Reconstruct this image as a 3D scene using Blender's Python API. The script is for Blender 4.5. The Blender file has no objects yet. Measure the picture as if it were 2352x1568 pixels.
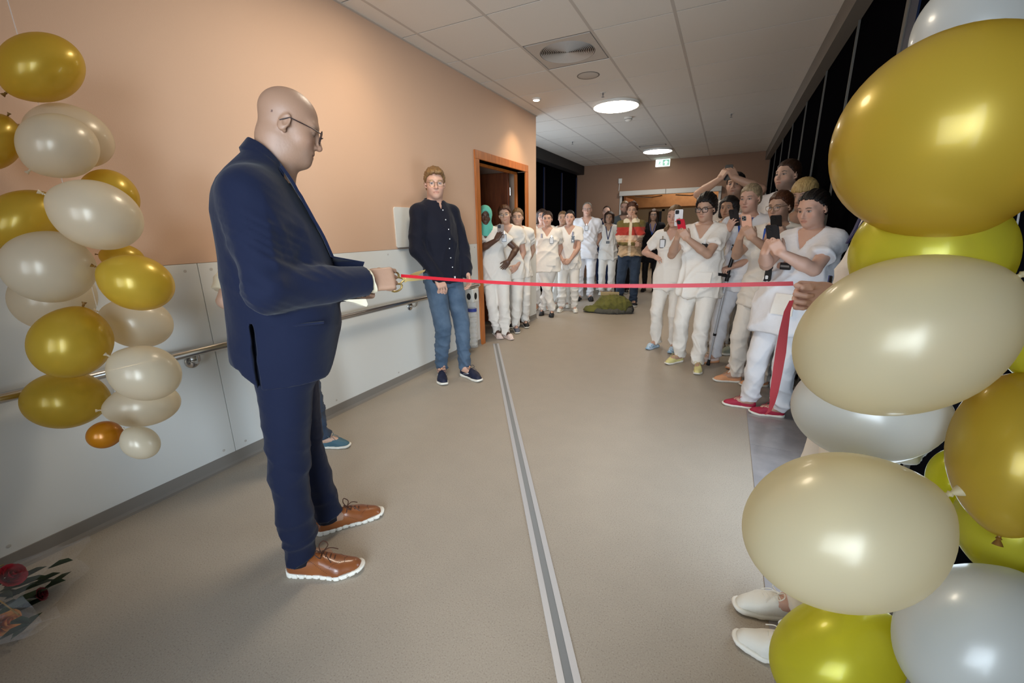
import bpy, math, random, time
import numpy as np
from mathutils import Matrix, Vector
T0 = time.time()
random.seed(4)
S = bpy.context.scene
COL = S.collection

# ------------------------------------------------------------------ camera, world, light, exposure
CAMH = 1.29
FPX = 960.0
RM = np.array([[0.89556494, 0.4446211, -0.01659858], [0.10023151, -0.23795443, -0.96609075], [-0.43349404, 0.8635333, -0.25766868]])
cam_d = bpy.data.cameras.new('camera')
cam_d.sensor_width = 36.0
cam_d.lens = FPX / 2352 * 36.0
cam_d.clip_start = 0.02
cam = bpy.data.objects.new('camera', cam_d)
COL.objects.link(cam)
mw = Matrix.Identity(4)
for i in range(3):
    mw[i][0] = RM[0][i]; mw[i][1] = -RM[1][i]; mw[i][2] = -RM[2][i]
mw[2][3] = CAMH
cam.matrix_world = mw
S.camera = cam

W_ = bpy.data.worlds.new('world'); S.world = W_; W_.use_nodes = True
W_.node_tree.nodes['Background'].inputs[0].default_value = (0.75, 0.85, 1.0, 1)
W_.node_tree.nodes['Background'].inputs[1].default_value = 0.25

S.view_settings.view_transform = 'Standard'
S.view_settings.look = 'None'
S.view_settings.gamma = 1.0
S.view_settings.use_curve_mapping = False
S.view_settings.exposure = 0.62
S.cycles.max_bounces = 9
S.cycles.diffuse_bounces = 6
S.cycles.glossy_bounces = 3
S.cycles.transmission_bounces = 4
S.cycles.transparent_max_bounces = 8
S.cycles.sample_clamp_indirect = 4.0
S.cycles.caustics_reflective = False
S.cycles.caustics_refractive = False
S.cycles.use_denoising = True

LAMP_WARM = (1.0, 0.86, 0.68)
LAMP_COOL = (1.0, 0.93, 0.84)
LAMP_STRENGTH = 22.0

def area(name, loc, aim, sx, sy, power, color, spread=180):
    l = bpy.data.lights.new(name, 'AREA'); l.shape = 'RECTANGLE'; l.size = sx; l.size_y = sy
    l.energy = power; l.color = color; l.specular_factor = 0.08; l.spread = math.radians(spread)
    o = bpy.data.objects.new(name, l); COL.objects.link(o); o.location = loc
    o.rotation_euler = (Vector(aim) - Vector(loc)).to_track_quat('-Z', 'Y').to_euler()
    return o
def spot(name, loc, aim, power, angle, blend, color, r=0.04):
    l = bpy.data.lights.new(name, 'SPOT'); l.energy = power; l.spot_size = math.radians(angle); l.spot_blend = blend
    l.color = color; l.shadow_soft_size = r
    o = bpy.data.objects.new(name, l); COL.objects.link(o); o.location = loc
    o.rotation_euler = (Vector(aim) - Vector(loc)).to_track_quat('-Z', 'Y').to_euler()
    return o
# added cool fill lights for assumed daylight; no bright window is modelled
area('added_fill_right', (0.45, -1.0, 1.25), (-1.9, 3.6, 0.8), 1.5, 1.9, 24, (0.74, 0.87, 1.0), 64)  # unseen fill added inside the room, beside and behind the camera
area('assumed_low_daylight', (0.63, 2.0, 0.72), (-1.0, 2.0, 0.72), 1.1, 0.95, 12, (0.72, 0.86, 1.0))  # assumed daylight at the low right panes, which are modelled black
area('added_fill_behind', (-0.3, -2.9, 1.5), (0.25, 2.5, 1.15), 2.2, 2.0, 20, (0.74, 0.86, 1.0), 80)  # unseen fill added in front of the closed back wall
area('added_fill_alcove', (-3.38, 6.75, 1.3), (-0.5, 7.6, 2.2), 1.9, 1.9, 36, (0.72, 0.85, 1.0))  # fill added before the black alcove panes, hidden by the wall corner
for i, y in enumerate((2.42, 4.98)):
    spot('wall_spot_light', (-2.13, y, 2.72), (-2.20, y, 0.0), (4, 26)[i], 100, 0.9, (1.0, 0.74, 0.44))

# ------------------------------------------------------------------ rays through photograph pixels (2352 x 1568)
CAMP = np.array([0, 0, CAMH])
def ray(u, v): return np.array([u - 1176, v - 784, FPX]) @ RM
def at_z(u, v, z=0.0):
    d = ray(u, v); return d * (z - CAMH) / d[2] + CAMP
def at_x(u, v, x):
    d = ray(u, v); return d * x / d[0] + CAMP
def at_y(u, v, y):
    d = ray(u, v); return d * y / d[1] + CAMP
def at_depth(u, v, dep): return ray(u, v) * dep / FPX + CAMP
def depth_of(p): return float((np.asarray(p) - CAMP) @ RM[2])

# ------------------------------------------------------------------ materials
def srgb(r, g, b):
    f = lambda c: c / 12.92 if c <= 0.04045 else ((c + 0.055) / 1.055) ** 2.4
    return (f(r / 255), f(g / 255), f(b / 255), 1)
def mat(name, base, rough=0.5, metal=0.0, bump=None, mottle=None, coat=0.0, sheen=0.0, attr=False, alpha=1.0, trans=0.0, spec=0.5, stretch=None, ior=1.45):
    m = bpy.data.materials.new(name); m.use_nodes = True
    nt = m.node_tree; N = nt.nodes; P = N['Principled BSDF']
    P.inputs['Base Color'].default_value = base
    P.inputs['Roughness'].default_value = rough; P.inputs['Metallic'].default_value = metal
    P.inputs['Coat Weight'].default_value = coat; P.inputs['Sheen Weight'].default_value = sheen
    P.inputs['Alpha'].default_value = alpha; P.inputs['Transmission Weight'].default_value = trans
    P.inputs['Specular IOR Level'].default_value = spec; P.inputs['IOR'].default_value = ior
    tc = N.new('ShaderNodeTexCoord'); src = tc.outputs['Object']
    if stretch:
        mp = N.new('ShaderNodeMapping'); mp.inputs['Scale'].default_value = stretch
        nt.links.new(src, mp.inputs['Vector']); src = mp.outputs['Vector']
    col = None
    if attr:
        a = N.new('ShaderNodeAttribute'); a.attribute_name = 'Col'; col = a.outputs['Color']
    if mottle:
        sc, c2, amt = mottle
        n = N.new('ShaderNodeTexNoise'); n.inputs['Scale'].default_value = sc; n.inputs['Detail'].default_value = 4
        nt.links.new(src, n.inputs['Vector'])
        r = N.new('ShaderNodeValToRGB'); r.color_ramp.elements[0].position = 0.35; r.color_ramp.elements[1].position = 0.68
        nt.links.new(n.outputs['Fac'], r.inputs['Fac'])
        mx = N.new('ShaderNodeMix'); mx.data_type = 'RGBA'
        ml = N.new('ShaderNodeMath'); ml.operation = 'MULTIPLY'; ml.inputs[1].default_value = amt
        nt.links.new(r.outputs['Color'], ml.inputs[0]); nt.links.new(ml.outputs[0], mx.inputs['Factor'])
        if col: nt.links.new(col, mx.inputs['A'])
        else: mx.inputs['A'].default_value = base
        mx.inputs['B'].default_value = c2
        col = mx.outputs['Result']
    if col: nt.links.new(col, P.inputs['Base Color'])
    prev = None
    for sc, st in (bump or []):
        n = N.new('ShaderNodeTexNoise'); n.inputs['Scale'].default_value = sc; n.inputs['Detail'].default_value = 3
        nt.links.new(src, n.inputs['Vector'])
        b = N.new('ShaderNodeBump'); b.inputs['Strength'].default_value = st; b.inputs['Distance'].default_value = 0.6 / sc
        nt.links.new(n.outputs['Fac'], b.inputs['Height'])
        if prev: nt.links.new(prev, b.inputs['Normal'])
        prev = b.outputs['Normal']
    if prev: nt.links.new(prev, P.inputs['Normal'])
    return m
def emis(name, color, strength):
    m = bpy.data.materials.new(name); m.use_nodes = True
    P = m.node_tree.nodes['Principled BSDF']
    P.inputs['Base Color'].default_value = (0.8, 0.8, 0.8, 1)
    P.inputs['Emission Color'].default_value = (*color[:3], 1); P.inputs['Emission Strength'].default_value = strength
    return m
def balloon_mat(name, base, transl, transp, metal=0.25, rough=0.32):
    m = mat(name, base, rough, metal, coat=0.4, bump=None)
    nt = m.node_tree; N = nt.nodes; P = N['Principled BSDF']; P.inputs['Coat Roughness'].default_value = 0.1
    out = N['Material Output']
    tc = N.new('ShaderNodeTexCoord'); sx = N.new('ShaderNodeSeparateXYZ'); nt.links.new(tc.outputs['Object'], sx.inputs[0])
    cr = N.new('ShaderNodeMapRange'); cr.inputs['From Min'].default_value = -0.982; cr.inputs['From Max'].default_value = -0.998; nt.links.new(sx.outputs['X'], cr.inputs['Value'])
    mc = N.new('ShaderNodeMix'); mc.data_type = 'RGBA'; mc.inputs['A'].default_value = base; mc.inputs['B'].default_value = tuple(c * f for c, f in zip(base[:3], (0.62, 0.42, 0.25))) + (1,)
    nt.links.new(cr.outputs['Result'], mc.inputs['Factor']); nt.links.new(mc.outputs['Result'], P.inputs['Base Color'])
    t = N.new('ShaderNodeBsdfTranslucent'); t.inputs['Color'].default_value = base
    mx = N.new('ShaderNodeMixShader'); mx.inputs[0].default_value = transl
    nt.links.new(P.outputs[0], mx.inputs[1]); nt.links.new(t.outputs[0], mx.inputs[2])
    tr = N.new('ShaderNodeBsdfTransparent'); tr.inputs['Color'].default_value = tuple(min(1, c * 1.2) for c in base[:3]) + (1,)
    m2 = N.new('ShaderNodeMixShader'); m2.inputs[0].default_value = transp
    nt.links.new(mx.outputs[0], m2.inputs[1]); nt.links.new(tr.outputs[0], m2.inputs[2])
    nt.links.new(m2.outputs[0], out.inputs['Surface'])
    return m
def wood(name, c1, c2, rough=0.4):
    return mat(name, c1, rough, mottle=(6.0, c2, 0.8), stretch=(6, 6, 0.7), coat=0.1)

M = {}
# paint with a fine orange peel
M['peach'] = mat('peach_wall_paint', srgb(212, 176, 148), 0.62, bump=[(260, 0.16)])
M['taupe'] = mat('taupe_wall_paint', srgb(150, 116, 92), 0.65, bump=[(260, 0.12)])
M['panel'] = mat('white_laminate_panel', srgb(226, 227, 222), 0.45, bump=[(300, 0.06)])
M['skirting'] = mat('grey_vinyl_skirting', srgb(134, 128, 120), 0.5)
M['tile'] = mat('mineral_ceiling_tile', srgb(228, 222, 212), 0.9, bump=[(420, 0.25)], mottle=(300, srgb(214, 207, 196), 0.5))
M['grid'] = mat('ceiling_grid_metal', srgb(196, 188, 178), 0.6)
M['fascia'] = mat('grey_fascia', srgb(122, 116, 108), 0.6)
M['black_glass'] = mat('black_glazing', (0.003, 0.003, 0.004, 1), 0.8, spec=0.0)
M['mullion'] = mat('mullion_metal', srgb(96, 93, 86), 0.6, 0.2)
M['bluestrip'] = mat('dark_blue_strip', (0.006, 0.014, 0.045, 1), 0.3)
M['wood'] = wood('oak_door_frame', srgb(196, 116, 52), srgb(160, 88, 36))
M['darkwood'] = wood('dark_door_leaf', srgb(106, 54, 26), srgb(76, 36, 16), 0.5)
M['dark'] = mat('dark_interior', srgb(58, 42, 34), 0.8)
M['steel'] = mat('brushed_steel', (0.55, 0.53, 0.50, 1), 0.25, 1.0)
M['alu'] = mat('aluminium', srgb(196, 198, 202), 0.42, 0.35, spec=0.6)
M['rubber'] = mat('grey_rubber', srgb(136, 138, 138), 0.6)
M['white_plastic'] = mat('white_plastic', srgb(226, 224, 216), 0.35)
M['grey_plastic'] = mat('grey_plastic', srgb(120, 118, 116), 0.45)
M['black_plastic'] = mat('black_plastic', (0.012, 0.012, 0.014, 1), 0.3)
M['cream'] = mat('cream_wall_paint', srgb(206, 190, 158), 0.7)
M['white_metal'] = mat('grey_white_metal', srgb(196, 192, 184), 0.45)
M['clear'] = mat('clear_plastic', (0.9, 0.93, 0.95, 1), 0.08, alpha=0.28, spec=0.7)
M['lens'] = mat('spectacle_lens', (0.9, 0.93, 0.95, 1), 0.03, alpha=0.06, spec=0.3)
M['gold'] = mat('gold_metal', srgb(184, 158, 100), 0.3, 0.9)
M['ribbon'] = mat('red_satin_ribbon', srgb(172, 12, 28), 0.5)
M['glow'] = emis('lamp_diffuser_warm', LAMP_WARM, LAMP_STRENGTH)
M['glow2'] = emis('lamp_diffuser_cool', LAMP_COOL, LAMP_STRENGTH)
M['spotglow'] = emis('spot_lens', (1.0, 0.88, 0.68), 14.0)
M['exit_green'] = emis('exit_sign_green', srgb(16, 132, 96), 0.9)
M['exit_white'] = emis('exit_sign_white', (0.85, 1.0, 0.95), 0.9)
M['exit_white2'] = emis('exit_sign_glow', (0.75, 1.0, 0.9), 1.1)
M['blue_label'] = mat('blue_label', srgb(52, 66, 150), 0.5)
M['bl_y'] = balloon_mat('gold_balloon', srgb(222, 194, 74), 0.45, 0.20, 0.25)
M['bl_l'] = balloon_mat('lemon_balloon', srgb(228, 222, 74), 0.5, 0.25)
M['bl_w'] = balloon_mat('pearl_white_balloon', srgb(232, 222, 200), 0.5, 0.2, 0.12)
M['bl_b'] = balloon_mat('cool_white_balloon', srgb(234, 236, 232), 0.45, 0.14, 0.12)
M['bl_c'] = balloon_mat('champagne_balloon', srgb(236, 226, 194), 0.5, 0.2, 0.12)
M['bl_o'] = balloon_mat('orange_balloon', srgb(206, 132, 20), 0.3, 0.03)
M['knot'] = mat('dark_balloon_neck', srgb(120, 84, 30), 0.5)

# floor: speckled vinyl
def floor_mat():
    m = mat('speckled_vinyl_floor', srgb(170, 156, 138), 0.42, coat=0.0)
    nt = m.node_tree; N = nt.nodes; P = N['Principled BSDF']
    tc = N.new('ShaderNodeTexCoord')
    n1 = N.new('ShaderNodeTexNoise'); n1.inputs['Scale'].default_value = 210; n1.inputs['Detail'].default_value = 2
    n2 = N.new('ShaderNodeTexNoise'); n2.inputs['Scale'].default_value = 7; n2.inputs['Detail'].default_value = 4
    n3 = N.new('ShaderNodeTexVoronoi'); n3.inputs['Scale'].default_value = 60
    for n in (n1, n2, n3): nt.links.new(tc.outputs['Object'], n.inputs['Vector'])
    r1 = N.new('ShaderNodeValToRGB'); e = r1.color_ramp.elements
    e[0].position = 0.30; e[0].color = srgb(148, 138, 125); e[1].position = 0.42; e[1].color = srgb(170, 160, 146)
    x = e.new(0.62); x.color = srgb(174, 164, 150); x = e.new(0.76); x.color = srgb(186, 178, 167)
    nt.links.new(n1.outputs['Fac'], r1.inputs['Fac'])
    mx = N.new('ShaderNodeMix'); mx.data_type = 'RGBA'; mx.blend_type = 'MULTIPLY'
    r2 = N.new('ShaderNodeValToRGB'); r2.color_ramp.elements[0].color = (0.86, 0.86, 0.86, 1); r2.color_ramp.elements[1].color = (1.04, 1.03, 1.02, 1)
    nt.links.new(n2.outputs['Fac'], r2.inputs['Fac'])
    mx.inputs['Factor'].default_value = 0.7
    nt.links.new(r1.outputs['Color'], mx.inputs['A']); nt.links.new(r2.outputs['Color'], mx.inputs['B'])
    nt.links.new(mx.outputs['Result'], P.inputs['Base Color'])
    b = N.new('ShaderNodeBump'); b.inputs['Strength'].default_value = 0.06; b.inputs['Distance'].default_value = 0.002
    nt.links.new(n1.outputs['Fac'], b.inputs['Height']); nt.links.new(b.outputs['Normal'], P.inputs['Normal'])
    return m
M['floor'] = floor_mat()
M['stone'] = mat('polished_grey_stone', srgb(156, 152, 152), 0.16, mottle=(5, srgb(126, 123, 126), 0.8), bump=[(40, 0.03)])

# ------------------------------------------------------------------ object helpers
def props(o, label=None, cat=None, group=None, kind=None):
    if label: o['label'] = label
    if cat: o['category'] = cat
    if group: o['group'] = group
    if kind: o['kind'] = kind
    return o
def empty(name, loc=(0, 0, 0), rz=0.0, label=None, cat=None, group=None):
    o = bpy.data.objects.new(name, None); COL.objects.link(o)
    o.empty_display_size = 0.1; o.location = loc; o.rotation_euler = (0, 0, rz)
    return props(o, label, cat, group)
def link(name, me, m=None, parent=None):
    o = bpy.data.objects.new(name, me); COL.objects.link(o)
    if m is not None: 
        if isinstance(m, str): m = M[m]
        if len(me.materials) == 0: me.materials.append(m)
        else:
            o.material_slots[0].link = 'OBJECT'; o.material_slots[0].material = m
    if parent: o.parent = parent
    return o
def mesh_np(name, V, F4=None, F3=None, smooth=True, cols=None):
    me = bpy.data.meshes.new(name); V = np.asarray(V, np.float32)
    nq = 0 if F4 is None else len(F4); nt3 = 0 if F3 is None else len(F3)
    me.vertices.add(len(V)); me.vertices.foreach_set('co', V.ravel())
    idx = np.concatenate([np.asarray(F4, np.int32).ravel() if nq else np.zeros(0, np.int32), np.asarray(F3, np.int32).ravel() if nt3 else np.zeros(0, np.int32)])
    me.loops.add(len(idx)); me.loops.foreach_set('vertex_index', idx.astype(np.int32))
    me.polygons.add(nq + nt3)
    st = np.concatenate([np.arange(nq) * 4, nq * 4 + np.arange(nt3) * 3]).astype(np.int32)
    me.polygons.foreach_set('loop_start', st)
    me.polygons.foreach_set('use_smooth', np.full(nq + nt3, smooth, dtype=bool))
    me.update(calc_edges=True)
    if cols is not None:
        a = me.color_attributes.new('Col', 'FLOAT_COLOR', 'POINT')
        c = np.ones((len(V), 4), np.float32); c[:, :3] = cols
        a.data.foreach_set('color', c.ravel())
    return me
class MB:
    """collects simple shapes into one mesh"""
    def __init__(s): s.v = []; s.f = []
    def add(s, V, F):
        n = len(s.v); s.v += [tuple(map(float, p)) for p in V]; s.f += [tuple(i + n for i in q) for q in F]; return s
    def box(s, lo, hi, M4=None):
        x0, y0, z0 = lo; x1, y1, z1 = hi
        V = [(x0, y0, z0), (x1, y0, z0), (x1, y1, z0), (x0, y1, z0), (x0, y0, z1), (x1, y0, z1), (x1, y1, z1), (x0, y1, z1)]
        if M4 is not None: V = [tuple(M4 @ Vector(p)) for p in V]
        return s.add(V, [(3, 2, 1, 0), (4, 5, 6, 7), (0, 1, 5, 4), (1, 2, 6, 5), (2, 3, 7, 6), (3, 0, 4, 7)])
    def tube(s, pts, r, seg=10, cap=True, flat=1.0, closed=False):
        P = [np.array(p, float) for p in pts]; n = len(P)
        rr = r if hasattr(r, '__len__') else [r] * n
        up = None; V = []
        for i in range(n):
            a = P[(i - 1) % n] if (i > 0 or closed) else P[i]; b = P[(i + 1) % n] if (i < n - 1 or closed) else P[i]
            t = b - a; t = t / (np.linalg.norm(t) + 1e-9)
            if up is None:
                up = np.array([0, 0, 1.0]) if abs(t[2]) < 0.9 else np.array([0, 1.0, 0])
            x = np.cross(up, t); x /= (np.linalg.norm(x) + 1e-9); y = np.cross(t, x); up = y
            for k in range(seg):
                a2 = 2 * math.pi * k / seg
                V.append(P[i] + rr[i] * (math.cos(a2) * x + flat * math.sin(a2) * y))
        F = []
        m = n if closed else n - 1
        for i in range(m):
            for k in range(seg):
                k2 = (k + 1) % seg; j = (i + 1) % n
                F.append((i * seg + k, i * seg + k2, j * seg + k2, j * seg + k))
        if cap and not closed:
            F.append(tuple(reversed(range(seg)))); F.append(tuple((n - 1) * seg + k for k in range(seg)))
        return s.add(V, F)
    def lathe(s, prof, seg=24, M4=None, cap=True):
        V = []; F = []; n = len(prof)
        for r, z in prof:
            for k in range(seg):
                a = 2 * math.pi * k / seg; V.append((r * math.cos(a), r * math.sin(a), z))
        for i in range(n - 1):
            for k in range(seg):
                k2 = (k + 1) % seg; F.append((i * seg + k, i * seg + k2, (i + 1) * seg + k2, (i + 1) * seg + k))
        if cap:
            F.append(tuple(reversed(range(seg)))); F.append(tuple((n - 1) * seg + k for k in range(seg)))
        if M4 is not None: V = [tuple(M4 @ Vector(p)) for p in V]
        return s.add(V, F)
    def prism(s, pts, z0, z1, M4=None):
        n = len(pts)
        V = [(x, y, z0) for x, y in pts] + [(x, y, z1) for x, y in pts]
        F = [tuple(reversed(range(n))), tuple(range(n, 2 * n))] + [(i, (i + 1) % n, n + (i + 1) % n, n + i) for i in range(n)]
        if M4 is not None: V = [tuple(M4 @ Vector(p)) for p in V]
        return s.add(V, F)
    def mesh(s, name, smooth=False, bevel=0.0, seg=2):
        me = bpy.data.meshes.new(name); me.from_pydata(s.v, [], s.f)
        if bevel:
            import bmesh
            bm = bmesh.new(); bm.from_mesh(me)
            ed = [e for e in bm.edges if len(e.link_faces) == 2 and e.calc_face_angle(0) > 0.6]
            bmesh.ops.bevel(bm, geom=ed, offset=bevel, segments=seg, affect='EDGES', profile=0.5)
            bm.to_mesh(me); bm.free()
        if smooth:
            for p in me.polygons: p.use_smooth = True
            try: me.set_sharp_from_angle(angle=math.radians(40))
            except Exception: pass
        me.update()
        return me
    def obj(s, name, m, parent=None, smooth=False, bevel=0.0, seg=2):
        return link(name, s.mesh(name, smooth, bevel, seg), m, parent)
def rrect(w, h, r, n=5, cx=0, cy=0):
    P = []
    for sx, sy, a0 in ((1, 1, 0), (-1, 1, 90), (-1, -1, 180), (1, -1, 270)):
        for i in range(n + 1):
            a = math.radians(a0 + 90 * i / n)
            P.append((cx + sx * (w / 2 - r) + r * math.cos(a), cy + sy * (h / 2 - r) + r * math.sin(a)))
    return P
def frame_mat(o, x, y, z):
    """4x4 with the given axes as columns"""
    m = Matrix.Identity(4)
    for i in range(3): m[i][0] = x[i]; m[i][1] = y[i]; m[i][2] = z[i]; m[i][3] = o[i]
    return m
def nrm(v): v = np.asarray(v, float); return v / (np.linalg.norm(v) + 1e-12)

# ================================================================== THE SETTING
XL, XR, CZ = -2.44, 0.65, 2.753
YC = 5.69          # corner where the left wall ends
YE = 10.55         # end wall
XA = -3.43         # glazing of the alcove on the left
def structure(name, mb, m, parent=None, **k):
    o = mb.obj(name, m, parent, **k)
    if parent is None: o['kind'] = 'structure'
    return o
floor = structure('floor', MB().box((-6.0, -3.0, -0.1), (3.0, 16.0, 0.0)), 'floor')
# polished stone strip along the glazing
for i in range(14):
    y0 = -0.5 + i * 0.8
    st = MB().box((0.258, y0 + 0.0015, 0.0), (0.655, y0 + 0.7985, 0.003)).obj('stone_tile', 'stone', floor)
# expansion joint across the floor
A = np.array([-2.300, 4.155, 0.0]); B_ = np.array([0.30, -0.04, 0.0])
dj = nrm(B_ - A); pj = np.array([-dj[1], dj[0], 0])
L_ = float(np.linalg.norm(B_ - A))
joint = empty('expansion_joint', A, math.atan2(dj[1], dj[0]), 'aluminium and grey rubber expansion joint strip running across the floor', 'floor joint')
for off in (-0.024, 0.024):
    MB().box((0, off - 0.011, 0), (L_, off + 0.011, 0.004)).obj('aluminium_bar', 'alu', joint)
MB().box((0, -0.013, 0), (L_, 0.013, 0.0025)).obj('rubber_infill', 'rubber', joint)

# left wall with a door opening
DY0, DY1, DZ = 4.13, 5.31, 2.02
mb = MB().box((XL - 0.14, -3.0, 1.152), (XL, DY0, CZ + 0.1)).box((XL - 0.14, DY1, 1.152), (XL, YC, CZ + 0.1)).box((XL - 0.14, DY0, DZ), (XL, DY1, CZ + 0.1))
mb.box((XL - 0.14, -3.0, 0), (XL - 0.012, DY0, 1.152)).box((XL - 0.14, DY1, 0), (XL - 0.012, YC, 1.152))
wl = structure('wall_left', mb, 'peach')
panel_spans = [(-3.0, -1.36), (-1.358, 1.238), (1.242, 4.05), (5.392, YC)]
for a, b in panel_spans:
    p = MB().box((XL - 0.012, a, 0.06), (XL, b, 1.15)).obj('wall_panel', 'panel', wl)
    for y in np.linspace(a + 0.06, b - 0.06, max(2, int((b - a) / 0.55))):
        for z in (0.105, 1.115):
            s = MB().lathe([(0.0075, 0), (0.0075, 0.0012), (0.004, 0.002)], 10, Matrix.Translation((XL, y, z)) @ Matrix.Rotation(math.pi / 2, 4, 'Y')).obj('screw', 'white_metal', p)
# skirting with a cove
def skirt(name, x, y0, y1, parent=None):
    pr = [(0, 0), (0.030, 0.0), (0.016, 0.006), (0.008, 0.018), (0.006, 0.07), (0, 0.072)]
    V = [(x + a, y0, b) for a, b in pr] + [(x + a, y1, b) for a, b in pr]; n = len(pr)
    F = [(i, (i + 1) % n, n + (i + 1) % n, n + i) for i in range(n)] + [tuple(range(n))[::-1], tuple(range(n, 2 * n))]
    return structure(name, MB().add(V, F), 'skirting')
skirt('baseboard_left', XL - 0.002, -3.0, 4.05)
skirt('baseboard_left_corner', XL - 0.002, 5.392, YC)
# return of the left wall, alcove glazing with a dark beam
structure('wall_return', MB().box((XA - 0.2, YC - 0.14, 0), (XL - 0.14, YC, CZ + 0.1)), 'peach')
ag = structure('window_1', MB().box((XA - 0.06, YC, 0), (XA, YE, CZ + 0.1)), 'black_glass')
for y in np.arange(YC + 0.6, YE, 1.05):
    MB().box((XA, y - 0.025, 0), (XA + 0.02, y + 0.025, 2.5)).obj('mullion', M['bluestrip'], ag)
structure('trim_1', MB().box((XA, YC, 2.56), (XA + 0.18, YE, CZ)), mat('dark_beam', (0.02, 0.02, 0.022, 1), 0.6))
# end wall with a wide doorway
EX0, EX1, EZ = -2.30, -0.24, 2.03
structure('wall_end', MB().box((XA - 0.2, YE, 0), (EX0, YE + 0.15, CZ + 0.1)).box((EX1, YE, 0), (XR + 0.3, YE + 0.15, CZ + 0.1)).box((EX0, YE, EZ), (EX1, YE + 0.15, CZ + 0.1)), 'taupe')
structure('baseboard_end', MB().box((EX1 + 0.06, YE - 0.012, 0), (XR, YE, 0.08)).box((XA, YE - 0.012, 0), (EX0 - 0.06, YE, 0.08)), 'skirting')
d2 = empty('door_2', ((EX0 + EX1) / 2, YE, 0)); d2['kind'] = 'structure'
cx = (EX0 + EX1) / 2
MB().box((EX0 - 0.055 - cx, -0.02, 0), (EX0 - cx, 0.17, EZ)).obj('jamb', 'white_metal', d2, bevel=0.004)
MB().box((EX1 - cx, -0.02, 0), (EX1 + 0.055 - cx, 0.17, EZ)).obj('jamb', 'white_metal', d2, bevel=0.004)
MB().box((EX0 - 0.055 - cx, -0.09, EZ - 0.01), (-0.05, 0.02, EZ + 0.095)).obj('door_operator', 'white_metal', d2, bevel=0.006)
MB().box((-0.044, -0.09, EZ - 0.01), (EX1 + 0.055 - cx, 0.02, EZ + 0.095)).obj('door_operator', 'white_metal', d2, bevel=0.006)
MB().tube([(-0.75, 0.06, EZ - 0.03), (-0.4, 0.3, EZ - 0.05), (-0.15, 0.12, EZ - 0.03)], 0.012, 6).obj('closer_arm', 'steel', d2)
MB().tube([(0.75, 0.06, EZ - 0.03), (0.45, 0.3, EZ - 0.05), (0.15, 0.12, EZ - 0.03)], 0.012, 6).obj('closer_arm', 'steel', d2)
# leaf folded open behind the left jamb
MB().box((EX0 - cx + 0.0, 0.18, 0.02), (EX0 - cx + 0.05, 1.1, 2.0)).obj('door_leaf', 'wood', d2, bevel=0.003)
# corridor beyond the doorway
structure('wall_far', MB().box((XA - 0.4, 14.4, 0), (1.6, 14.55, 1.86)), 'cream')
structure('wall_far_upper', MB().box((XA - 0.4, 13.2, 1.86), (1.6, 14.55, 3.0)), mat('brown_wood_bulkhead', srgb(150, 104, 62), 0.6, mottle=(6.0, srgb(128, 86, 48), 0.7)))
structure('wall_far_left', MB().box((XA - 0.4, YE + 0.15, 0), (XA - 0.25, 14.5, 3.0)), 'cream')
structure('wall_far_right', MB().box((1.5, YE + 0.15, 0), (1.65, 14.5, 3.0)), 'cream')
structure('ceiling_far', MB().box((XA - 0.4, YE + 0.15, CZ), (1.65, 14.6, CZ + 0.1)), 'tile')
fd = empty('door_3', (-2.0, 14.4, 0)); fd['kind'] = 'structure'
MB().box((-0.12, -0.02, 0), (0.12, 0.0, 1.78)).obj('door_leaf', 'black_plastic', fd)
MB().box((-0.20, -0.03, 0), (-0.12, 0.0, 1.84)).obj('door_frame', 'cream', fd)
MB().box((0.12, -0.03, 0), (0.2, 0.0, 1.84)).obj('door_frame', 'cream', fd)
MB().box((-0.20, -0.03, 1.78), (0.2, 0.0, 1.86)).obj('door_frame', 'cream', fd)
area('added_far_corridor_light', (-1.0, 12.6, 2.7), (-1.0, 12.6, 0), 1.6, 1.0, 24, (1.0, 0.88, 0.72))  # unseen light added to brighten the corridor beyond the doorway
# back wall and ceiling behind the camera keep the room closed
structure('wall_back', MB().box((XL - 0.2, -3.1, 0), (XR + 0.1, -3.0, CZ + 0.1)), 'peach')

# right glazing: black panes, thin mullions, fascia under the ceiling
wr = structure('window_2', MB().box((XR + 0.04, -3.0, -0.0), (XR + 0.08, YE, CZ + 0.1)), 'dark')
ys = [-2.9, -1.85, -0.8, 0.25, 1.31, 2.37, 3.43, 4.49, 5.55, 6.61, 7.67, 8.73, 9.79, YE]
ys = [-2.9 + 1.075 * i for i in range(12)] 
mys = [-2.57, -1.49, -0.40, 0.68, 1.77, 2.83, 3.893, 4.939, 5.99, 7.10, 8.25, 9.36, 10.5]
prev = -3.0
for y in mys:
    MB().box((XR, prev + 0.012, 0.02), (XR + 0.02, y - 0.012, 2.62)).obj('pane', 'black_glass', wr)
    w = 0.008 if y != 2.83 else 0.022
    MB().box((XR - 0.012, y - w, 0), (XR + 0.03, y + w, 2.64)).obj('mullion', 'mullion', wr)
    prev = y
MB().box((XR - 0.008, 2.68, 0), (XR + 0.01, 2.80, 2.62)).obj('blue_reflection', 'bluestrip', wr)  # blue reflection beside the wide mullion, put in as a coloured strip
MB().box((XR - 0.02, -3.0, 0.0), (XR + 0.03, YE, 0.05)).obj('bottom_rail', 'mullion', wr)
structure('trim_2', MB().box((0.558, -3.0, 2.585), (XR + 0.1, YE, CZ)), 'fascia')

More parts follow.
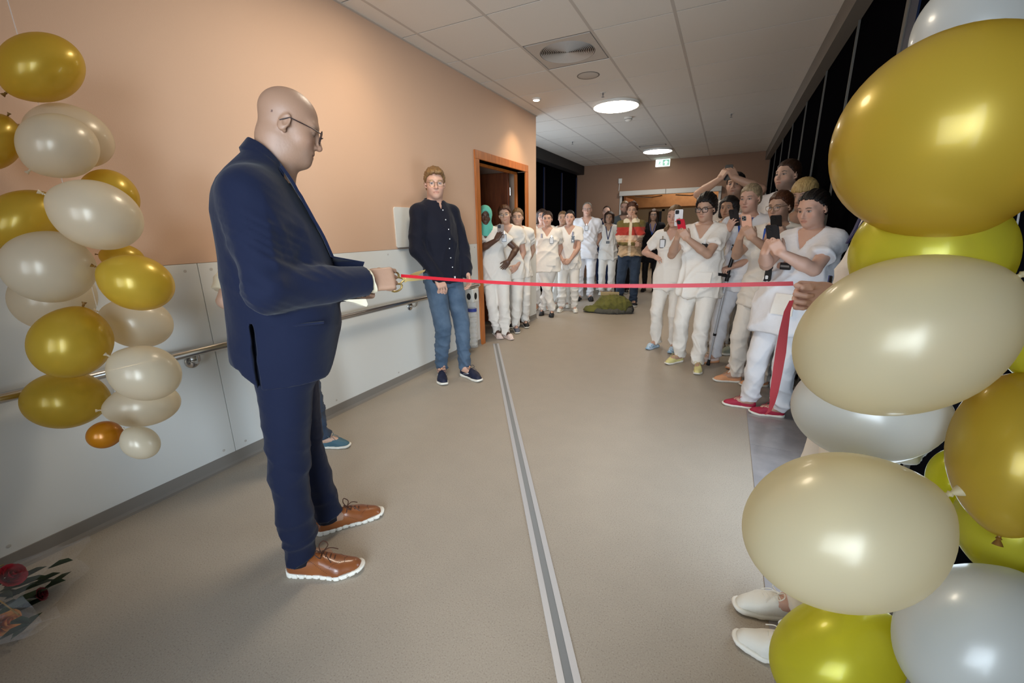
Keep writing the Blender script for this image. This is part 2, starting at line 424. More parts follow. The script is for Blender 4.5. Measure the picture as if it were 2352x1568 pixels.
# ceiling: slab, hanging grid, every tile a part
ceil = structure('ceiling', MB().box((XA - 0.3, -3.1, CZ + 0.03), (XR + 0.2, YE + 0.1, CZ + 0.1)), 'dark')
gx = [-3.475, -2.875, -2.275, -1.678, -1.08, -0.481]
gy0, gp = 3.005, 0.5986
rows = [gy0 + gp * j for j in range(-10, 14)]
colsx = [(XA, -2.875)] + [(-2.875, -2.275)] + [(-2.275, -1.678), (-1.678, -1.08), (-1.08, -0.481), (-0.481, 0.572)]
tile_cache = {}
def tile_mesh(w, d):
    k = (round(w, 3), round(d, 3))
    if k not in tile_cache:
        g = 0.0115
        tile_cache[k] = MB().box((g, 0.0060, 0), (w - g, d - 0.0060, 0.022)).mesh('ceiling_tile', bevel=0.0, seg=1)
    return tile_cache[k]
DIFF_CELL = (-1.678, gy0 + gp * 1)
for j in range(len(rows) - 1):
    y0, y1 = rows[j], rows[j + 1]
    if y0 > YE: continue
    y1 = min(y1, YE)
    for (x0, x1) in colsx:
        if y0 < YC - 0.3:
            if x1 <= -2.274: continue
            if x0 == -2.275:
                o = link('ceiling_tile', tile_mesh(0.165, y1 - y0), 'tile', ceil); o.location = (XL, y0, CZ)
        if abs(x0 + 1.678) < 0.01 and abs(y0 - DIFF_CELL[1]) < 0.01: continue
        o = link('ceiling_tile', tile_mesh(x1 - x0, y1 - y0), 'tile', ceil); o.location = (x0, y0, CZ)
for x in gx[1:]:
    ya = -3.0 if x > -2.3 else YC
    MB().box((x - 0.0112, ya, CZ - 0.0005), (x + 0.0112, YE, CZ + 0.03)).obj('grid_rail', 'grid', ceil)
for y in rows:
    if y > YE: continue
    xa = XL if y < YC else XA
    MB().box((xa, y - 0.011, CZ + 0.004), (0.572, y + 0.011, CZ + 0.03)).obj('grid_rail', 'fascia', ceil)
MB().box((XL, -3.0, CZ - 0.004), (XL + 0.02, YC, CZ + 0.004)).obj('edge_trim', 'grid', ceil)

# round ceiling lamps
lamp_lab = {5.68: 'round glowing ceiling lamp nearest in view, left of the balloons', 9.24: 'round glowing ceiling lamp far down the corridor above the exit sign'}
for y in (2.11, 5.68, 9.24):
    lab = lamp_lab.get(y, 'round glowing ceiling lamp over the near corridor, outside the view')
    l = empty('ceiling_lamp', (-1.37, y, CZ - 0.02), 0, lab, 'lamp', 'round ceiling lamps')
    MB().lathe([(0.2655, 0.02), (0.2655, -0.008), (0.272, -0.011), (0.276, -0.008), (0.278, 0.02)], 48, cap=False).obj('lamp_ring', 'white_plastic', l, smooth=True)
    MB().lathe([(0.0, -0.015), (0.20, -0.0145), (0.262, -0.011), (0.265, 0.0)], 48, cap=False).obj('diffuser', 'glow2' if y > 9 else 'glow', l, smooth=True)
for y in (2.42, 4.98):
    l = empty('ceiling_spotlight', (-2.13, y, CZ), 0, {4.98: 'small lit ceiling spotlight near the left wall above the doorway', 2.42: 'small ceiling spotlight at the top edge of the view by the left wall'}.get(y, 'small ceiling spotlight by the left wall, outside the view'), 'spotlight', 'wall spotlights')
    MB().lathe([(0.036, 0.0), (0.038, -0.016), (0.052, -0.008), (0.054, 0.0)], 24, cap=False).obj('trim_ring', 'white_plastic', l, smooth=True)
    MB().lathe([(0.0, -0.018), (0.030, -0.020), (0.038, -0.012)], 24, cap=False).obj('lamp_lens', 'spotglow', l, smooth=True)
# swirl air diffuser set in one cell of the grid
dfx, dfy = -1.678 + 0.2985, DIFF_CELL[1] + gp / 2
df = empty('air_diffuser', (dfx, dfy, CZ), 0, 'square ceiling air diffuser with a round swirl of fine rings', 'air vent')
mb = MB(); R_ = 0.235; g = 0.28
ring = [(R_ * math.cos(2 * math.pi * k / 48), R_ * math.sin(2 * math.pi * k / 48)) for k in range(48)]
sq = []
for k in range(48):
    a = 2 * math.pi * k / 48; c, s = math.cos(a), math.sin(a); m_ = g / max(abs(c), abs(s)); sq.append((c * m_, s * m_))
V = [(x, y, 0.0) for x, y in ring] + [(x, y, 0.0) for x, y in sq] + [(x, y, 0.02) for x, y in sq]
F = [(k, (k + 1) % 48, 48 + (k + 1) % 48, 48 + k) for k in range(48)] + [(48 + k, 48 + (k + 1) % 48, 96 + (k + 1) % 48, 96 + k) for k in range(48)]
mb.add(V, F).obj('face_plate', M['grid'], df)
MB().lathe([(0.0, 0.035), (R_, 0.035), (R_, 0.0)], 48, cap=False).obj('back_box', mat('vent_dark', srgb(60, 56, 52), 0.8), df)
for i in range(15):
    r = 0.014 + i * 0.0152
    MB().lathe([(r - 0.0035, 0.003), (r + 0.0025, -0.002), (r + 0.003, 0.006), (r - 0.003, 0.010)], 40, cap=False).obj('vent_ring', M['grid'], df)
vp = at_z(1499, 334, CZ); sv = empty('slot_vent', (vp[0], vp[1], CZ), 0, 'dark slot vent in the ceiling just before the far lamp', 'air vent')
MB().box((-0.24, -0.06, -0.004), (0.24, 0.06, 0.004)).obj('vent_plate', 'fascia', sv, bevel=0.002)
for k in range(4): MB().box((-0.22, -0.045 + 0.026 * k, -0.007), (0.22, -0.033 + 0.026 * k, -0.004)).obj('slat', 'grid', sv)
# loudspeaker grille, smoke detector, sprinklers
sp = empty('ceiling_speaker', (-1.38, 4.53, CZ), 0, 'round flush ceiling loudspeaker grille between diffuser and lamp', 'loudspeaker')
MB().lathe([(0.0, -0.006), (0.088, -0.005), (0.10, -0.002), (0.102, 0.004)], 36, cap=False).obj('grille', M['grid'], sp, smooth=True)
MB().lathe([(0.100, -0.004), (0.110, -0.002), (0.112, 0.004)], 36, cap=False).obj('rim', M['fascia'], sp, smooth=True)
sd = empty('smoke_detector', (-1.36, 6.38, CZ), 0, 'small white smoke detector on the ceiling behind the nearest lamp', 'smoke detector')
MB().lathe([(0.0, -0.055), (0.030, -0.052), (0.048, -0.036), (0.05, -0.02), (0.055, -0.018), (0.055, 0)], 24, cap=False).obj('detector_body', 'white_plastic', sd, smooth=True)
MB().lathe([(0.051, -0.032), (0.051, -0.026)], 24, cap=False).obj('sensor_slot', 'grey_plastic', sd)
for p, lb in (((-1.39, 5.14), 'small hanging sprinkler head beside the nearest ceiling lamp'), ((-2.55, 7.55), 'small sprinkler head on the ceiling past the corner of the left wall'), ((-0.1, 6.9), 'small sprinkler head on the far ceiling near the right glazing')):
    s = empty('sprinkler_head', (p[0], p[1], CZ), 0, lb, 'sprinkler', 'ceiling sprinklers')
    MB().lathe([(0.0, -0.003), (0.03, -0.002), (0.034, 0)], 20, cap=False).obj('rosette', 'white_plastic', s, smooth=True)
    MB().lathe([(0.009, 0), (0.009, -0.022), (0.003, -0.03), (0.003, -0.042), (0.016, -0.043), (0.016, -0.045)], 12).obj('nozzle', 'grey_plastic', s)
# exit sign hanging under the ceiling
ex = empty('exit_sign', (-1.41, 10.36, 2.66), 0, 'lit green exit sign with running figure and arrow under far ceiling', 'exit sign')
MB().box((-0.15, -0.02, -0.075), (0.15, 0.02, 0.075)).obj('sign_box', 'exit_white', ex, bevel=0.006)
MB().box((-0.138, -0.024, -0.06), (-0.01, -0.02, 0.06)).obj('figure_panel', 'exit_white2', ex)
MB().box((0.0, -0.024, -0.06), (0.138, -0.02, 0.06)).obj('arrow_panel', 'exit_green', ex)
mb = MB()
mb.prism([(-0.05, 0.0), (0, 0.045), (0.05, 0.0), (0.02, 0.0), (0.02, -0.045), (-0.02, -0.045), (-0.02, 0.0)], 0, 0.003, frame_mat((0.07, -0.024, 0), (1, 0, 0), (0, 0, 1), (0, -1, 0)))
mb.obj('arrow', 'exit_white2', ex)
mb = MB()
mb.lathe([(0.0, 0), (0.011, 0), (0.011, 0.003), (0, 0.003)], 12, frame_mat((-0.058, -0.024, 0.04), (1, 0, 0), (0, 0, 1), (0, -1, 0)), cap=False)
mb.obj('figure_head', 'exit_green', ex)
mb = MB()
mb.prism([(-0.086, 0.008), (-0.076, 0.018), (-0.055, 0.026), (-0.04, 0.01), (-0.03, 0.014), (-0.026, 0.006), (-0.042, -0.002), (-0.05, 0.006), (-0.058, -0.012), (-0.042, -0.022), (-0.048, -0.05), (-0.058, -0.05), (-0.055, -0.028), (-0.072, -0.02), (-0.09, -0.036), (-0.098, -0.028), (-0.076, -0.006), (-0.068, 0.012), (-0.08, 0.004)], 0, 0.003, frame_mat((0, -0.024, 0), (1, 0, 0), (0, 0, 1), (0, -1, 0)))
mb.obj('figure', 'exit_green', ex)
MB().box((-0.13, -0.012, 0.075), (0.13, 0.012, 0.093)).obj('mounting_rail', 'white_metal', ex)
# small box with a cable on the end wall
bx = empty('wall_switch_box', (-2.36, YE, 2.36), 0, 'small white box with a cable on the end wall above doorway', 'cable box')
MB().box((-0.04, -0.04, -0.055), (0.04, 0, 0.055)).obj('box', 'white_plastic', bx, bevel=0.005)
MB().tube([(-0.02, -0.01, -0.055), (-0.025, -0.01, -0.22)], 0.008, 6).obj('cable', 'white_plastic', bx)

# door frame in the left wall, dark room behind it
d1 = empty('door_1', (XL, (DY0 + DY1) / 2, 0)); d1['kind'] = 'structure'
hw = (DY1 - DY0) / 2
MB().box((-0.155, -hw - 0.085, 0), (0.018, -hw, DZ + 0.0)).obj('door_jamb', 'wood', d1, bevel=0.004)
MB().box((-0.155, hw, 0), (0.018, hw + 0.085, DZ + 0.0)).obj('door_jamb', 'wood', d1, bevel=0.004)
MB().box((-0.155, -hw - 0.085, DZ + 0.0), (0.018, hw + 0.085, DZ + 0.085)).obj('door_head', 'wood', d1, bevel=0.004)
MB().box((-0.14, -hw, 0), (-0.10, -hw + 0.03, DZ)).obj('door_stop', 'wood', d1, bevel=0.003)
MB().box((-0.14, hw - 0.03, 0), (-0.10, hw, DZ)).obj('door_stop', 'wood', d1, bevel=0.003)
MB().box((-0.14, -hw, DZ - 0.03), (-0.10, hw, DZ)).obj('door_stop', 'wood', d1, bevel=0.003)
lf = MB().box((-1.05, hw - 0.16, 0.01), (-0.17, hw - 0.115, DZ - 0.01)).obj('door_leaf', 'darkwood', d1, bevel=0.003)
MB().box((-0.168, hw - 0.165, 0.95), (-0.166, hw - 0.11, 1.12)).obj('lock_plate', 'steel', lf)
lf2 = MB().box((-0.62, -hw + 0.03, 0.01), (-0.17, -hw + 0.075, DZ - 0.01)).obj('door_leaf', 'wood', d1, bevel=0.003)
MB().tube([(-0.20, -hw + 0.085, 0.2), (-0.20, -hw + 0.085, 1.9)], 0.011, 8).obj('bolt_rod', 'steel', lf2)
MB().box((-0.215, -hw + 0.075, 1.35), (-0.185, -hw + 0.10, 1.43)).obj('bolt_case', 'steel', lf2)
for z in (0.25, 1.0, 1.78):
    MB().tube([(-0.165, hw - 0.10, z - 0.05), (-0.165, hw - 0.10, z + 0.05)], 0.009, 8).obj('hinge', 'steel', d1)
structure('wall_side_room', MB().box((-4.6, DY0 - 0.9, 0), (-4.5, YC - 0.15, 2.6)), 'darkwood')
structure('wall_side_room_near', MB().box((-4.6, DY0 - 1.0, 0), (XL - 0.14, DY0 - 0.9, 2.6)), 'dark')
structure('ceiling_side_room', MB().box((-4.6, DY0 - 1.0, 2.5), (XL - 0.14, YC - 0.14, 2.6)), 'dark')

# handrail with brackets
hr = empty('handrail', (XL, 0, 0.715), 0, 'round brushed steel handrail along the white left wall panels', 'handrail')
MB().tube([(0.075, -2.2, 0), (0.075, 3.90, 0), (0.06, 3.945, 0), (0.03, 3.96, 0), (0.0, 3.96, 0)], 0.0205, 16).obj('rail', 'steel', hr, smooth=True)
for y in (-0.62, 1.12, 2.86):
    b = MB().lathe([(0.0, 0.012), (0.026, 0.011), (0.034, 0.006), (0.035, 0.0)], 24, Matrix.Translation((0, y, -0.062)) @ Matrix.Rotation(math.pi / 2, 4, 'Y'), cap=False).obj('bracket_flange', 'steel', hr, smooth=True)
    MB().tube([(0.008, y, -0.062), (0.05, y, -0.06), (0.072, y, -0.045), (0.075, y, -0.018)], 0.009, 10).obj('bracket_arm', 'steel', b, smooth=True)
    for dy in (-0.017, 0.017):
        MB().lathe([(0.005, 0.013), (0.005, 0.009)], 8, Matrix.Translation((0, y + dy, -0.068)) @ Matrix.Rotation(math.pi / 2, 4, 'Y')).obj('screw', 'grey_plastic', b)
# white board on the wall
wb = empty('wall_board', (XL, 2.96, 1.325), 0, 'blank white board on the peach wall behind young man in black shirt', 'board')
MB().prism(rrect(0.42, 0.325, 0.02), 0, 0.012, frame_mat((0, 0, 0), (0, 1, 0), (0, 0, 1), (1, 0, 0))).obj('board_face', 'white_plastic', wb, bevel=0.002)
MB().box((0, -0.19, -0.168), (0.016, 0.21, -0.160)).obj('board_edge', 'grey_plastic', wb)
# glove or cup dispenser beside the door
dp = empty('wall_dispenser', (XL, 3.80, 0.45), 0, 'white and clear wall dispenser with two dark oval openings by the door', 'dispenser')
bd = MB().box((0.0, -0.06, 0.10), (0.11, 0.06, 0.245)).obj('dispenser_box', 'white_plastic', dp, bevel=0.012, seg=3)
MB().lathe([(0.0, 0.004), (0.024, 0.004), (0.030, 0.0)], 20, frame_mat((0.108, -0.005, 0.165), (0, 1, 0), (0, 0, 1.4), (1, 0, 0)), cap=False).obj('opening', 'black_plastic', bd)
MB().lathe([(0.0, 0.004), (0.022, 0.004), (0.028, 0.0)], 20, frame_mat((0.058, -0.0585, 0.165), (1, 0, 0), (0, 0, 1.4), (0, -1, 0)), cap=False).obj('opening', 'black_plastic', bd)
tb = MB().lathe([(0.047, -0.40), (0.050, -0.40), (0.05, 0.105), (0.047, 0.105)], 24, Matrix.Translation((0.055, 0, 0)), cap=False).obj('clear_tube', 'clear', dp, smooth=True)
for i in range(7):
    MB().lathe([(0.040, 0), (0.044, 0.012), (0.044, 0.018), (0.036, 0.018)], 20, Matrix.Translation((0.055, 0, -0.38 + i * 0.058))).obj('cup', 'white_plastic', tb, smooth=True)
MB().lathe([(0.0505, -0.005), (0.0505, 0.03)], 24, Matrix.Translation((0.055, 0, 0)), cap=False).obj('label_band', 'blue_label', tb)

# ================================================================== IMPLICIT SURFACES (smooth blended shapes, meshed with surface nets)
def make_axis(lo, hi, h, fine=()):
    """grid coordinates from lo to hi with step h, finer inside the given (a, b, step) spans"""
    out = [lo]; x = lo
    fine = sorted(fine)
    while x < hi:
        st = h
        for a, b, hf in fine:
            if a - 1e-9 <= x < b: st = min(st, hf)
            elif x < a < x + st: st = max(min(st, a - x), min(hf, st))
        x += st; out.append(x)
    return np.array(out)
class Field:
    def __init__(s, xs, ys, zs):
        s.ax = [np.asarray(a, np.float32) for a in (xs, ys, zs)]
        s.D = np.full([len(a) for a in s.ax], 1.0, np.float32)
    def block(s, lo, hi):
        sl = []
        for a, l, h in zip(s.ax, lo, hi):
            i = max(0, int(np.searchsorted(a, l)) - 1); j = min(len(a), int(np.searchsorted(a, h)) + 1)
            if j <= i: return None
            sl.append(slice(i, j))
        X = s.ax[0][sl[0]][:, None, None]; Y = s.ax[1][sl[1]][None, :, None]; Z = s.ax[2][sl[2]][None, None, :]
        return tuple(sl), X, Y, Z
    def _merge(s, sl, d, k, sub):
        A = s.D[sl]
        if sub:
            d = -d
            if k > 0:
                h = np.maximum(k - np.abs(A - d), 0) / k; s.D[sl] = np.maximum(A, d) + h * h * k * 0.25
            else: s.D[sl] = np.maximum(A, d)
        else:
            if k > 0:
                h = np.maximum(k - np.abs(A - d), 0) / k; s.D[sl] = np.minimum(A, d) - h * h * k * 0.25
            else: s.D[sl] = np.minimum(A, d)
    def cone(s, a, b, ra, rb, k=0.02, sub=False):
        a = np.asarray(a, float); b = np.asarray(b, float); m = max(ra, rb) + k + 0.03
        bl = s.block(np.minimum(a, b) - m, np.maximum(a, b) + m)
        if bl is None: return s
        sl, X, Y, Z = bl; d = b - a; L = float(d @ d) + 1e-12
        px, py, pz = X - a[0], Y - a[1], Z - a[2]
        t = np.clip((px * d[0] + py * d[1] + pz * d[2]) / L, 0, 1)
        q = np.sqrt((px - t * d[0]) ** 2 + (py - t * d[1]) ** 2 + (pz - t * d[2]) ** 2) - (ra + (rb - ra) * t)
        s._merge(sl, q.astype(np.float32), k, sub); return s
    def ell(s, c, r, R=None, k=0.02, sub=False):
        """ellipsoid; R columns are its axes"""
        c = np.asarray(c, float); r = np.asarray(r, float); m = float(max(r)) + k + 0.02
        bl = s.block(c - m, c + m)
        if bl is None: return s
        sl, X, Y, Z = bl
        if R is None: u, v, w = X - c[0], Y - c[1], Z - c[2]
        else:
            px, py, pz = X - c[0], Y - c[1], Z - c[2]
            u = px * R[0, 0] + py * R[1, 0] + pz * R[2, 0]; v = px * R[0, 1] + py * R[1, 1] + pz * R[2, 1]; w = px * R[0, 2] + py * R[1, 2] + pz * R[2, 2]
        k0 = np.sqrt((u / r[0]) ** 2 + (v / r[1]) ** 2 + (w / r[2]) ** 2)
        k1 = np.sqrt((u / r[0] ** 2) ** 2 + (v / r[1] ** 2) ** 2 + (w / r[2] ** 2) ** 2) + 1e-6
        s._merge(sl, (k0 * (k0 - 1) / k1).astype(np.float32), k, sub); return s
    def rbox(s, c, r, R, rad, k=0.01, sub=False):
        c = np.asarray(c, float); m = float(np.linalg.norm(r)) + k + 0.02
        bl = s.block(c - m, c + m)
        if bl is None: return s
        sl, X, Y, Z = bl; px, py, pz = X - c[0], Y - c[1], Z - c[2]
        q = []
        for i in range(3):
            q.append(np.abs(px * R[0, i] + py * R[1, i] + pz * R[2, i]) - (r[i] - rad))
        d = np.sqrt(sum(np.maximum(a, 0) ** 2 for a in q)) + np.minimum(np.maximum(np.maximum(q[0], q[1]), q[2]), 0) - rad
        s._merge(sl, d.astype(np.float32), k, sub); return s
    def loft(s, st, n=2.3, k=0.02, sub=False):
        """stations (z, cx, cy, w, d): a stack of super-ellipses"""
        st = sorted(st); Zs = np.array([a[0] for a in st]); A = np.array(st)
        mx = (np.abs(A[:, 1]) + A[:, 3]).max() + k + 0.03; my = (np.abs(A[:, 2]) + A[:, 4]).max() + k + 0.03
        bl = s.block((A[:, 1].min() - mx, A[:, 2].min() - my, Zs[0] - k - 0.03), (A[:, 1].max() + mx, A[:, 2].max() + my, Zs[-1] + k + 0.03))
        if bl is None: return s
        sl, X, Y, Z = bl; z = Z.ravel()
        # smooth (monotone cubic-like) interpolation
        def ip(c):
            zz = np.clip(z, Zs[0], Zs[-1]); v = np.interp(zz, Zs, A[:, c])
            h = 0.03; return ((2 * v + np.interp(np.clip(zz - h, Zs[0], Zs[-1]), Zs, A[:, c]) + np.interp(np.clip(zz + h, Zs[0], Zs[-1]), Zs, A[:, c])) / 4)[None, None, :]
        cx, cy, w, d = ip(1), ip(2), ip(3), ip(4)
        rho = ((np.abs(X - cx) / w) ** n + (np.abs(Y - cy) / d) ** n) ** (1.0 / n)
        q = (rho - 1) * np.minimum(w, d)
        zc = np.maximum(Zs[0] - Z, Z - Zs[-1])
        q = np.where(zc > 0, np.sqrt(np.maximum(q, 0) ** 2 + zc ** 2), np.maximum(q, zc * 0.8))
        s._merge(sl, q.astype(np.float32), k, sub); return s
    def cut(s, fn, lo=None, hi=None, k=0.0):
        """remove where fn(X, Y, Z) > 0"""
        lo = (-9, -9, -9) if lo is None else lo; hi = (9, 9, 9) if hi is None else hi
        bl = s.block(lo, hi)
        if bl is None: return s
        sl, X, Y, Z = bl; d = np.broadcast_to(fn(X, Y, Z), s.D[sl].shape).astype(np.float32)
        s._merge(sl, -d, k, True); return s
    def warp(s, fn):
        X = s.ax[0][:, None, None]; Y = s.ax[1][None, :, None]; Z = s.ax[2][None, None, :]
        s.D += fn(X, Y, Z).astype(np.float32); return s
    def net(s, smooth=1):
        D = s.D
        for axis in range(3):      # keep the border outside
            sl = [slice(None)] * 3
            for e in (0, -1): sl[axis] = e; D[tuple(sl)] = np.maximum(D[tuple(sl)], 1e-4)
        neg = D < 0
        n = [d - 1 for d in D.shape]
        cnt = np.zeros(n, np.uint8)
        for i in (0, 1):
            for j in (0, 1):
                for k in (0, 1): cnt += neg[i:n[0] + i, j:n[1] + j, k:n[2] + k]
        act = (cnt > 0) & (cnt < 8)
        I = np.argwhere(act); N = len(I)
        vid = np.full(n, -1, np.int32); vid[act] = np.arange(N)
        offs = [(i, j, k) for i in (0, 1) for j in (0, 1) for k in (0, 1)]
        val = np.stack([D[I[:, 0] + o[0], I[:, 1] + o[1], I[:, 2] + o[2]] for o in offs], 1)
        P = np.zeros((N, 3)); C = np.zeros(N)
        for a in range(8):
            for axis in range(3):
                if offs[a][axis] == 0:
                    o2 = list(offs[a]); o2[axis] = 1; b = offs.index(tuple(o2))
                    va, vb = val[:, a], val[:, b]; m = (va < 0) != (vb < 0)
                    t = np.where(m, va / np.where(m, va - vb, 1), 0)
                    q = np.tile(np.array(offs[a], float), (N, 1)); q[:, axis] += t
                    P += np.where(m[:, None], q, 0); C += m
        P = P / C[:, None] + I
        V = np.stack([np.interp(P[:, i], np.arange(len(s.ax[i])), s.ax[i]) for i in range(3)], 1)
        Q = []
        for axis in range(3):
            b, c = [(1, 2), (2, 0), (0, 1)][axis]
            sa = [slice(1, -1)] * 3; sa[axis] = slice(0, -1); sb = [slice(1, -1)] * 3; sb[axis] = slice(1, None)
            na, nb = neg[tuple(sa)], neg[tuple(sb)]
            for flip, mask in ((False, na & ~nb), (True, ~na & nb)):
                E_ = np.argwhere(mask)
                if len(E_) == 0: continue
                E_[:, b] += 1; E_[:, c] += 1
                def v(db, dc):
                    e = E_.copy(); e[:, b] -= db; e[:, c] -= dc; return vid[e[:, 0], e[:, 1], e[:, 2]]
                q = np.stack([v(1, 1), v(0, 1), v(0, 0), v(1, 0)], 1)
                Q.append(q[:, ::-1] if flip else q)
        Q = np.concatenate(Q) if Q else np.zeros((0, 4), np.int32)
        # keep the largest connected piece only
        lab = np.arange(N)
        for _ in range(200):
            m = lab[Q].min(1); old = lab.copy()
            for i in range(4): np.minimum.at(lab, Q[:, i], m)
            lab = lab[lab]
            if np.array_equal(old, lab): break
        if N:
            u, c = np.unique(lab, return_counts=True)
            if len(u) > 1:
                keep = lab == u[np.argmax(c)]; mp = np.cumsum(keep) - 1
                V = V[keep]; Q = mp[Q[keep[Q[:, 0]]]]
        V = relax(V, Q, smooth)
        return V, Q
def relax(V, Q, it):
    for _ in range(it):
        nb = np.zeros_like(V); c = np.zeros(len(V))
        for i in range(4):
            j = Q[:, (i + 1) % 4]
            for a in range(3): nb[:, a] += np.bincount(Q[:, i], V[j, a], len(V)) + np.bincount(j, V[Q[:, i], a], len(V))
            c += np.bincount(Q[:, i], minlength=len(V)) + np.bincount(j, minlength=len(V))
        V = 0.5 * V + 0.5 * nb / np.maximum(c, 1)[:, None]
    return V
def vnormals(V, Q):
    n = np.cross(V[Q[:, 2]] - V[Q[:, 0]], V[Q[:, 3]] - V[Q[:, 1]])
    out = np.zeros_like(V)
    for i in range(4):
        for a in range(3): out[:, a] += np.bincount(Q[:, i], n[:, a], len(V))
    return out / (np.linalg.norm(out, axis=1, keepdims=True) + 1e-12)
def creases(p, seed, scale=1.0):
    """cloth-like folds: soft crests with narrow valleys, fading in and out"""
    r = np.random.RandomState(seed); f = np.zeros(len(p))
    for i in range(7):
        d = r.normal(size=3) * np.array([1, 1, 0.75]); d = d / np.linalg.norm(d)
        w = r.normal(size=3); w /= np.linalg.norm(w); w2 = r.normal(size=3); w2 /= np.linalg.norm(w2)
        ph = (p @ d) * (20 + 22 * r.rand()) * scale + 1.3 * np.sin((p @ w) * (11 + 8 * r.rand()) * scale + r.rand() * 6) + r.rand() * 6
        m = np.clip(0.5 + 1.1 * np.sin((p @ w2) * (7 + 5 * r.rand()) + r.rand() * 6), 0, 1)
        f += m * ((1 - np.abs(np.sin(ph))) ** 2.5 - 0.22)
    return f * 0.55
def catmull(P, n=4):
    P = [np.array(p, float) for p in P]; P = [2 * P[0] - P[1]] + P + [2 * P[-1] - P[-2]]; out = []
    for i in range(1, len(P) - 2):
        for k in range(n):
            t = k / n; out.append(0.5 * (2 * P[i] + (P[i + 1] - P[i - 1]) * t + (2 * P[i - 1] - 5 * P[i] + 4 * P[i + 1] - P[i + 2]) * t * t + (3 * P[i] - P[i - 1] - 3 * P[i + 1] + P[i + 2]) * t ** 3))
    return out + [P[-2]]
def rotm(yaw, pitch, roll=0.0):
    """head-like rotation: yaw turns towards +x (the figure's right) when positive, pitch tips the face down when positive"""
    y, p, r = (math.radians(a) for a in (yaw, pitch, roll))
    return np.array(Matrix.Rotation(-y, 3, 'Z') @ Matrix.Rotation(-p, 3, 'X') @ Matrix.Rotation(r, 3, 'Y'))
def two_bone(a, c, l1, l2, hint):
    a = np.asarray(a, float); c = np.asarray(c, float); d = c - a; L = np.linalg.norm(d)
    Lm = (l1 + l2) * 0.995
    if L > Lm: c = a + d / L * Lm; d = c - a; L = Lm
    x = (l1 * l1 - l2 * l2 + L * L) / (2 * L); h = math.sqrt(max(l1 * l1 - x * x, 0))
    e = d / L; hv = np.asarray(hint, float); hv = hv - e * (hv @ e); hv /= (np.linalg.norm(hv) + 1e-9)
    return a + e * x + hv * h, c

# ================================================================== FIGURES
SKIN = {'fair': (0.57, 0.36, 0.26), 'pink': (0.57, 0.34, 0.25), 'tan': (0.40, 0.23, 0.145), 'mid': (0.48, 0.29, 0.20), 'dark': (0.095, 0.047, 0.030), 'pale': (0.58, 0.40, 0.31)}
M['skin'] = mat('skin', (0.6, 0.4, 0.3, 1), 0.48, attr=True, bump=[(140, 0.10)])
M['skin'].node_tree.nodes['Principled BSDF'].inputs['Subsurface Weight'].default_value = 0.0
def hair_mat(name, c1, c2, rough=0.42):
    return mat(name, c1, rough, mottle=(22, c2, 0.9), stretch=(7, 5, 1.0), bump=[(40, 0.35)], spec=0.4)
HAIR = {k: hair_mat('hair_' + k, srgb(*a), srgb(*b)) for k, a, b in (
    ('brown', (64, 42, 28), (38, 24, 15)), ('dark', (26, 20, 17), (12, 9, 8)), ('sandy', (142, 110, 70), (96, 70, 42)), ('blond', (206, 178, 120), (160, 128, 76)),
    ('ash', (168, 148, 116), (110, 92, 70)), ('grey', (150, 140, 128), (96, 88, 80)), ('chestnut', (86, 50, 30), (48, 26, 15)), ('midblond', (132, 104, 72), (84, 62, 40)))}
def cloth(name, c, rough=0.85, bump=((10, 0.18), (900, 0.06)), **k):
    return mat(name, c, rough, bump=list(bump), sheen=0.08, spec=0.25, **k)
M['scrub'] = cloth('white_scrub_cotton', srgb(234, 229, 220))
M['scrub2'] = cloth('cool_white_scrub_cotton', srgb(230, 230, 233))
M['navy_suit'] = cloth('navy_suit_wool', srgb(12, 19, 42), 0.85, ((9, 0.10), (900, 0.06)))
M['navy_dark'] = cloth('dark_navy_cotton', srgb(17, 20, 34), 0.8)
M['black_cloth'] = cloth('black_cloth', srgb(22, 22, 27), 0.85)
M['navy_shirt'] = cloth('navy_work_shirt', srgb(30, 40, 68), 0.85)
M['grey_shirt'] = cloth('grey_shirt_cotton', srgb(98, 104, 106), 0.85)
M['denim'] = cloth('blue_denim', srgb(64, 82, 102), 0.85, mottle=(9, srgb(98, 116, 136), 0.55))
M['denim_dark'] = cloth('dark_denim', srgb(46, 58, 76), 0.85, mottle=(9, srgb(64, 78, 96), 0.5))
M['teal'] = cloth('mint_green_headscarf', srgb(104, 192, 172), 0.8)
M['knit'] = cloth('striped_knit', (0.5, 0.5, 0.5, 1), 0.95, ((60, 0.4), (300, 0.4)), attr=True)
M['cream_cloth'] = cloth('cream_blouse', srgb(226, 214, 186))
M['tights'] = cloth('black_tights', (0.012, 0.011, 0.012, 1), 0.6)
M['lanyard'] = mat('blue_lanyard', srgb(40, 84, 176), 0.6)
M['lanyard_navy'] = mat('navy_lanyard', srgb(28, 34, 86), 0.6)
M['glasses'] = mat('dark_spectacle_frame', srgb(40, 26, 26), 0.3)
M['glasses_thin'] = mat('thin_metal_frame', srgb(150, 126, 90), 0.3, 0.8)
M['sock'] = cloth('dark_sock', srgb(18, 18, 28))
M['card'] = mat('white_card', srgb(220, 222, 224), 0.4)
for n_, c in (('sh_white', (224, 220, 208)), ('sh_yellow', (216, 206, 140)), ('sh_black', (24, 24, 27)), ('sh_navy', (22, 28, 52)), ('sh_grey', (92, 98, 112)), ('sh_red', (168, 34, 62)), ('sh_orange', (222, 160, 116)), ('sh_teal', (68, 102, 116)), ('sh_pinkwhite', (232, 212, 202)), ('sh_greygreen', (150, 156, 140)), ('sole_white', (232, 228, 216))):
    M[n_] = mat(n_ + '_shoe_material', srgb(*c), 0.6, bump=[(120, 0.15)])
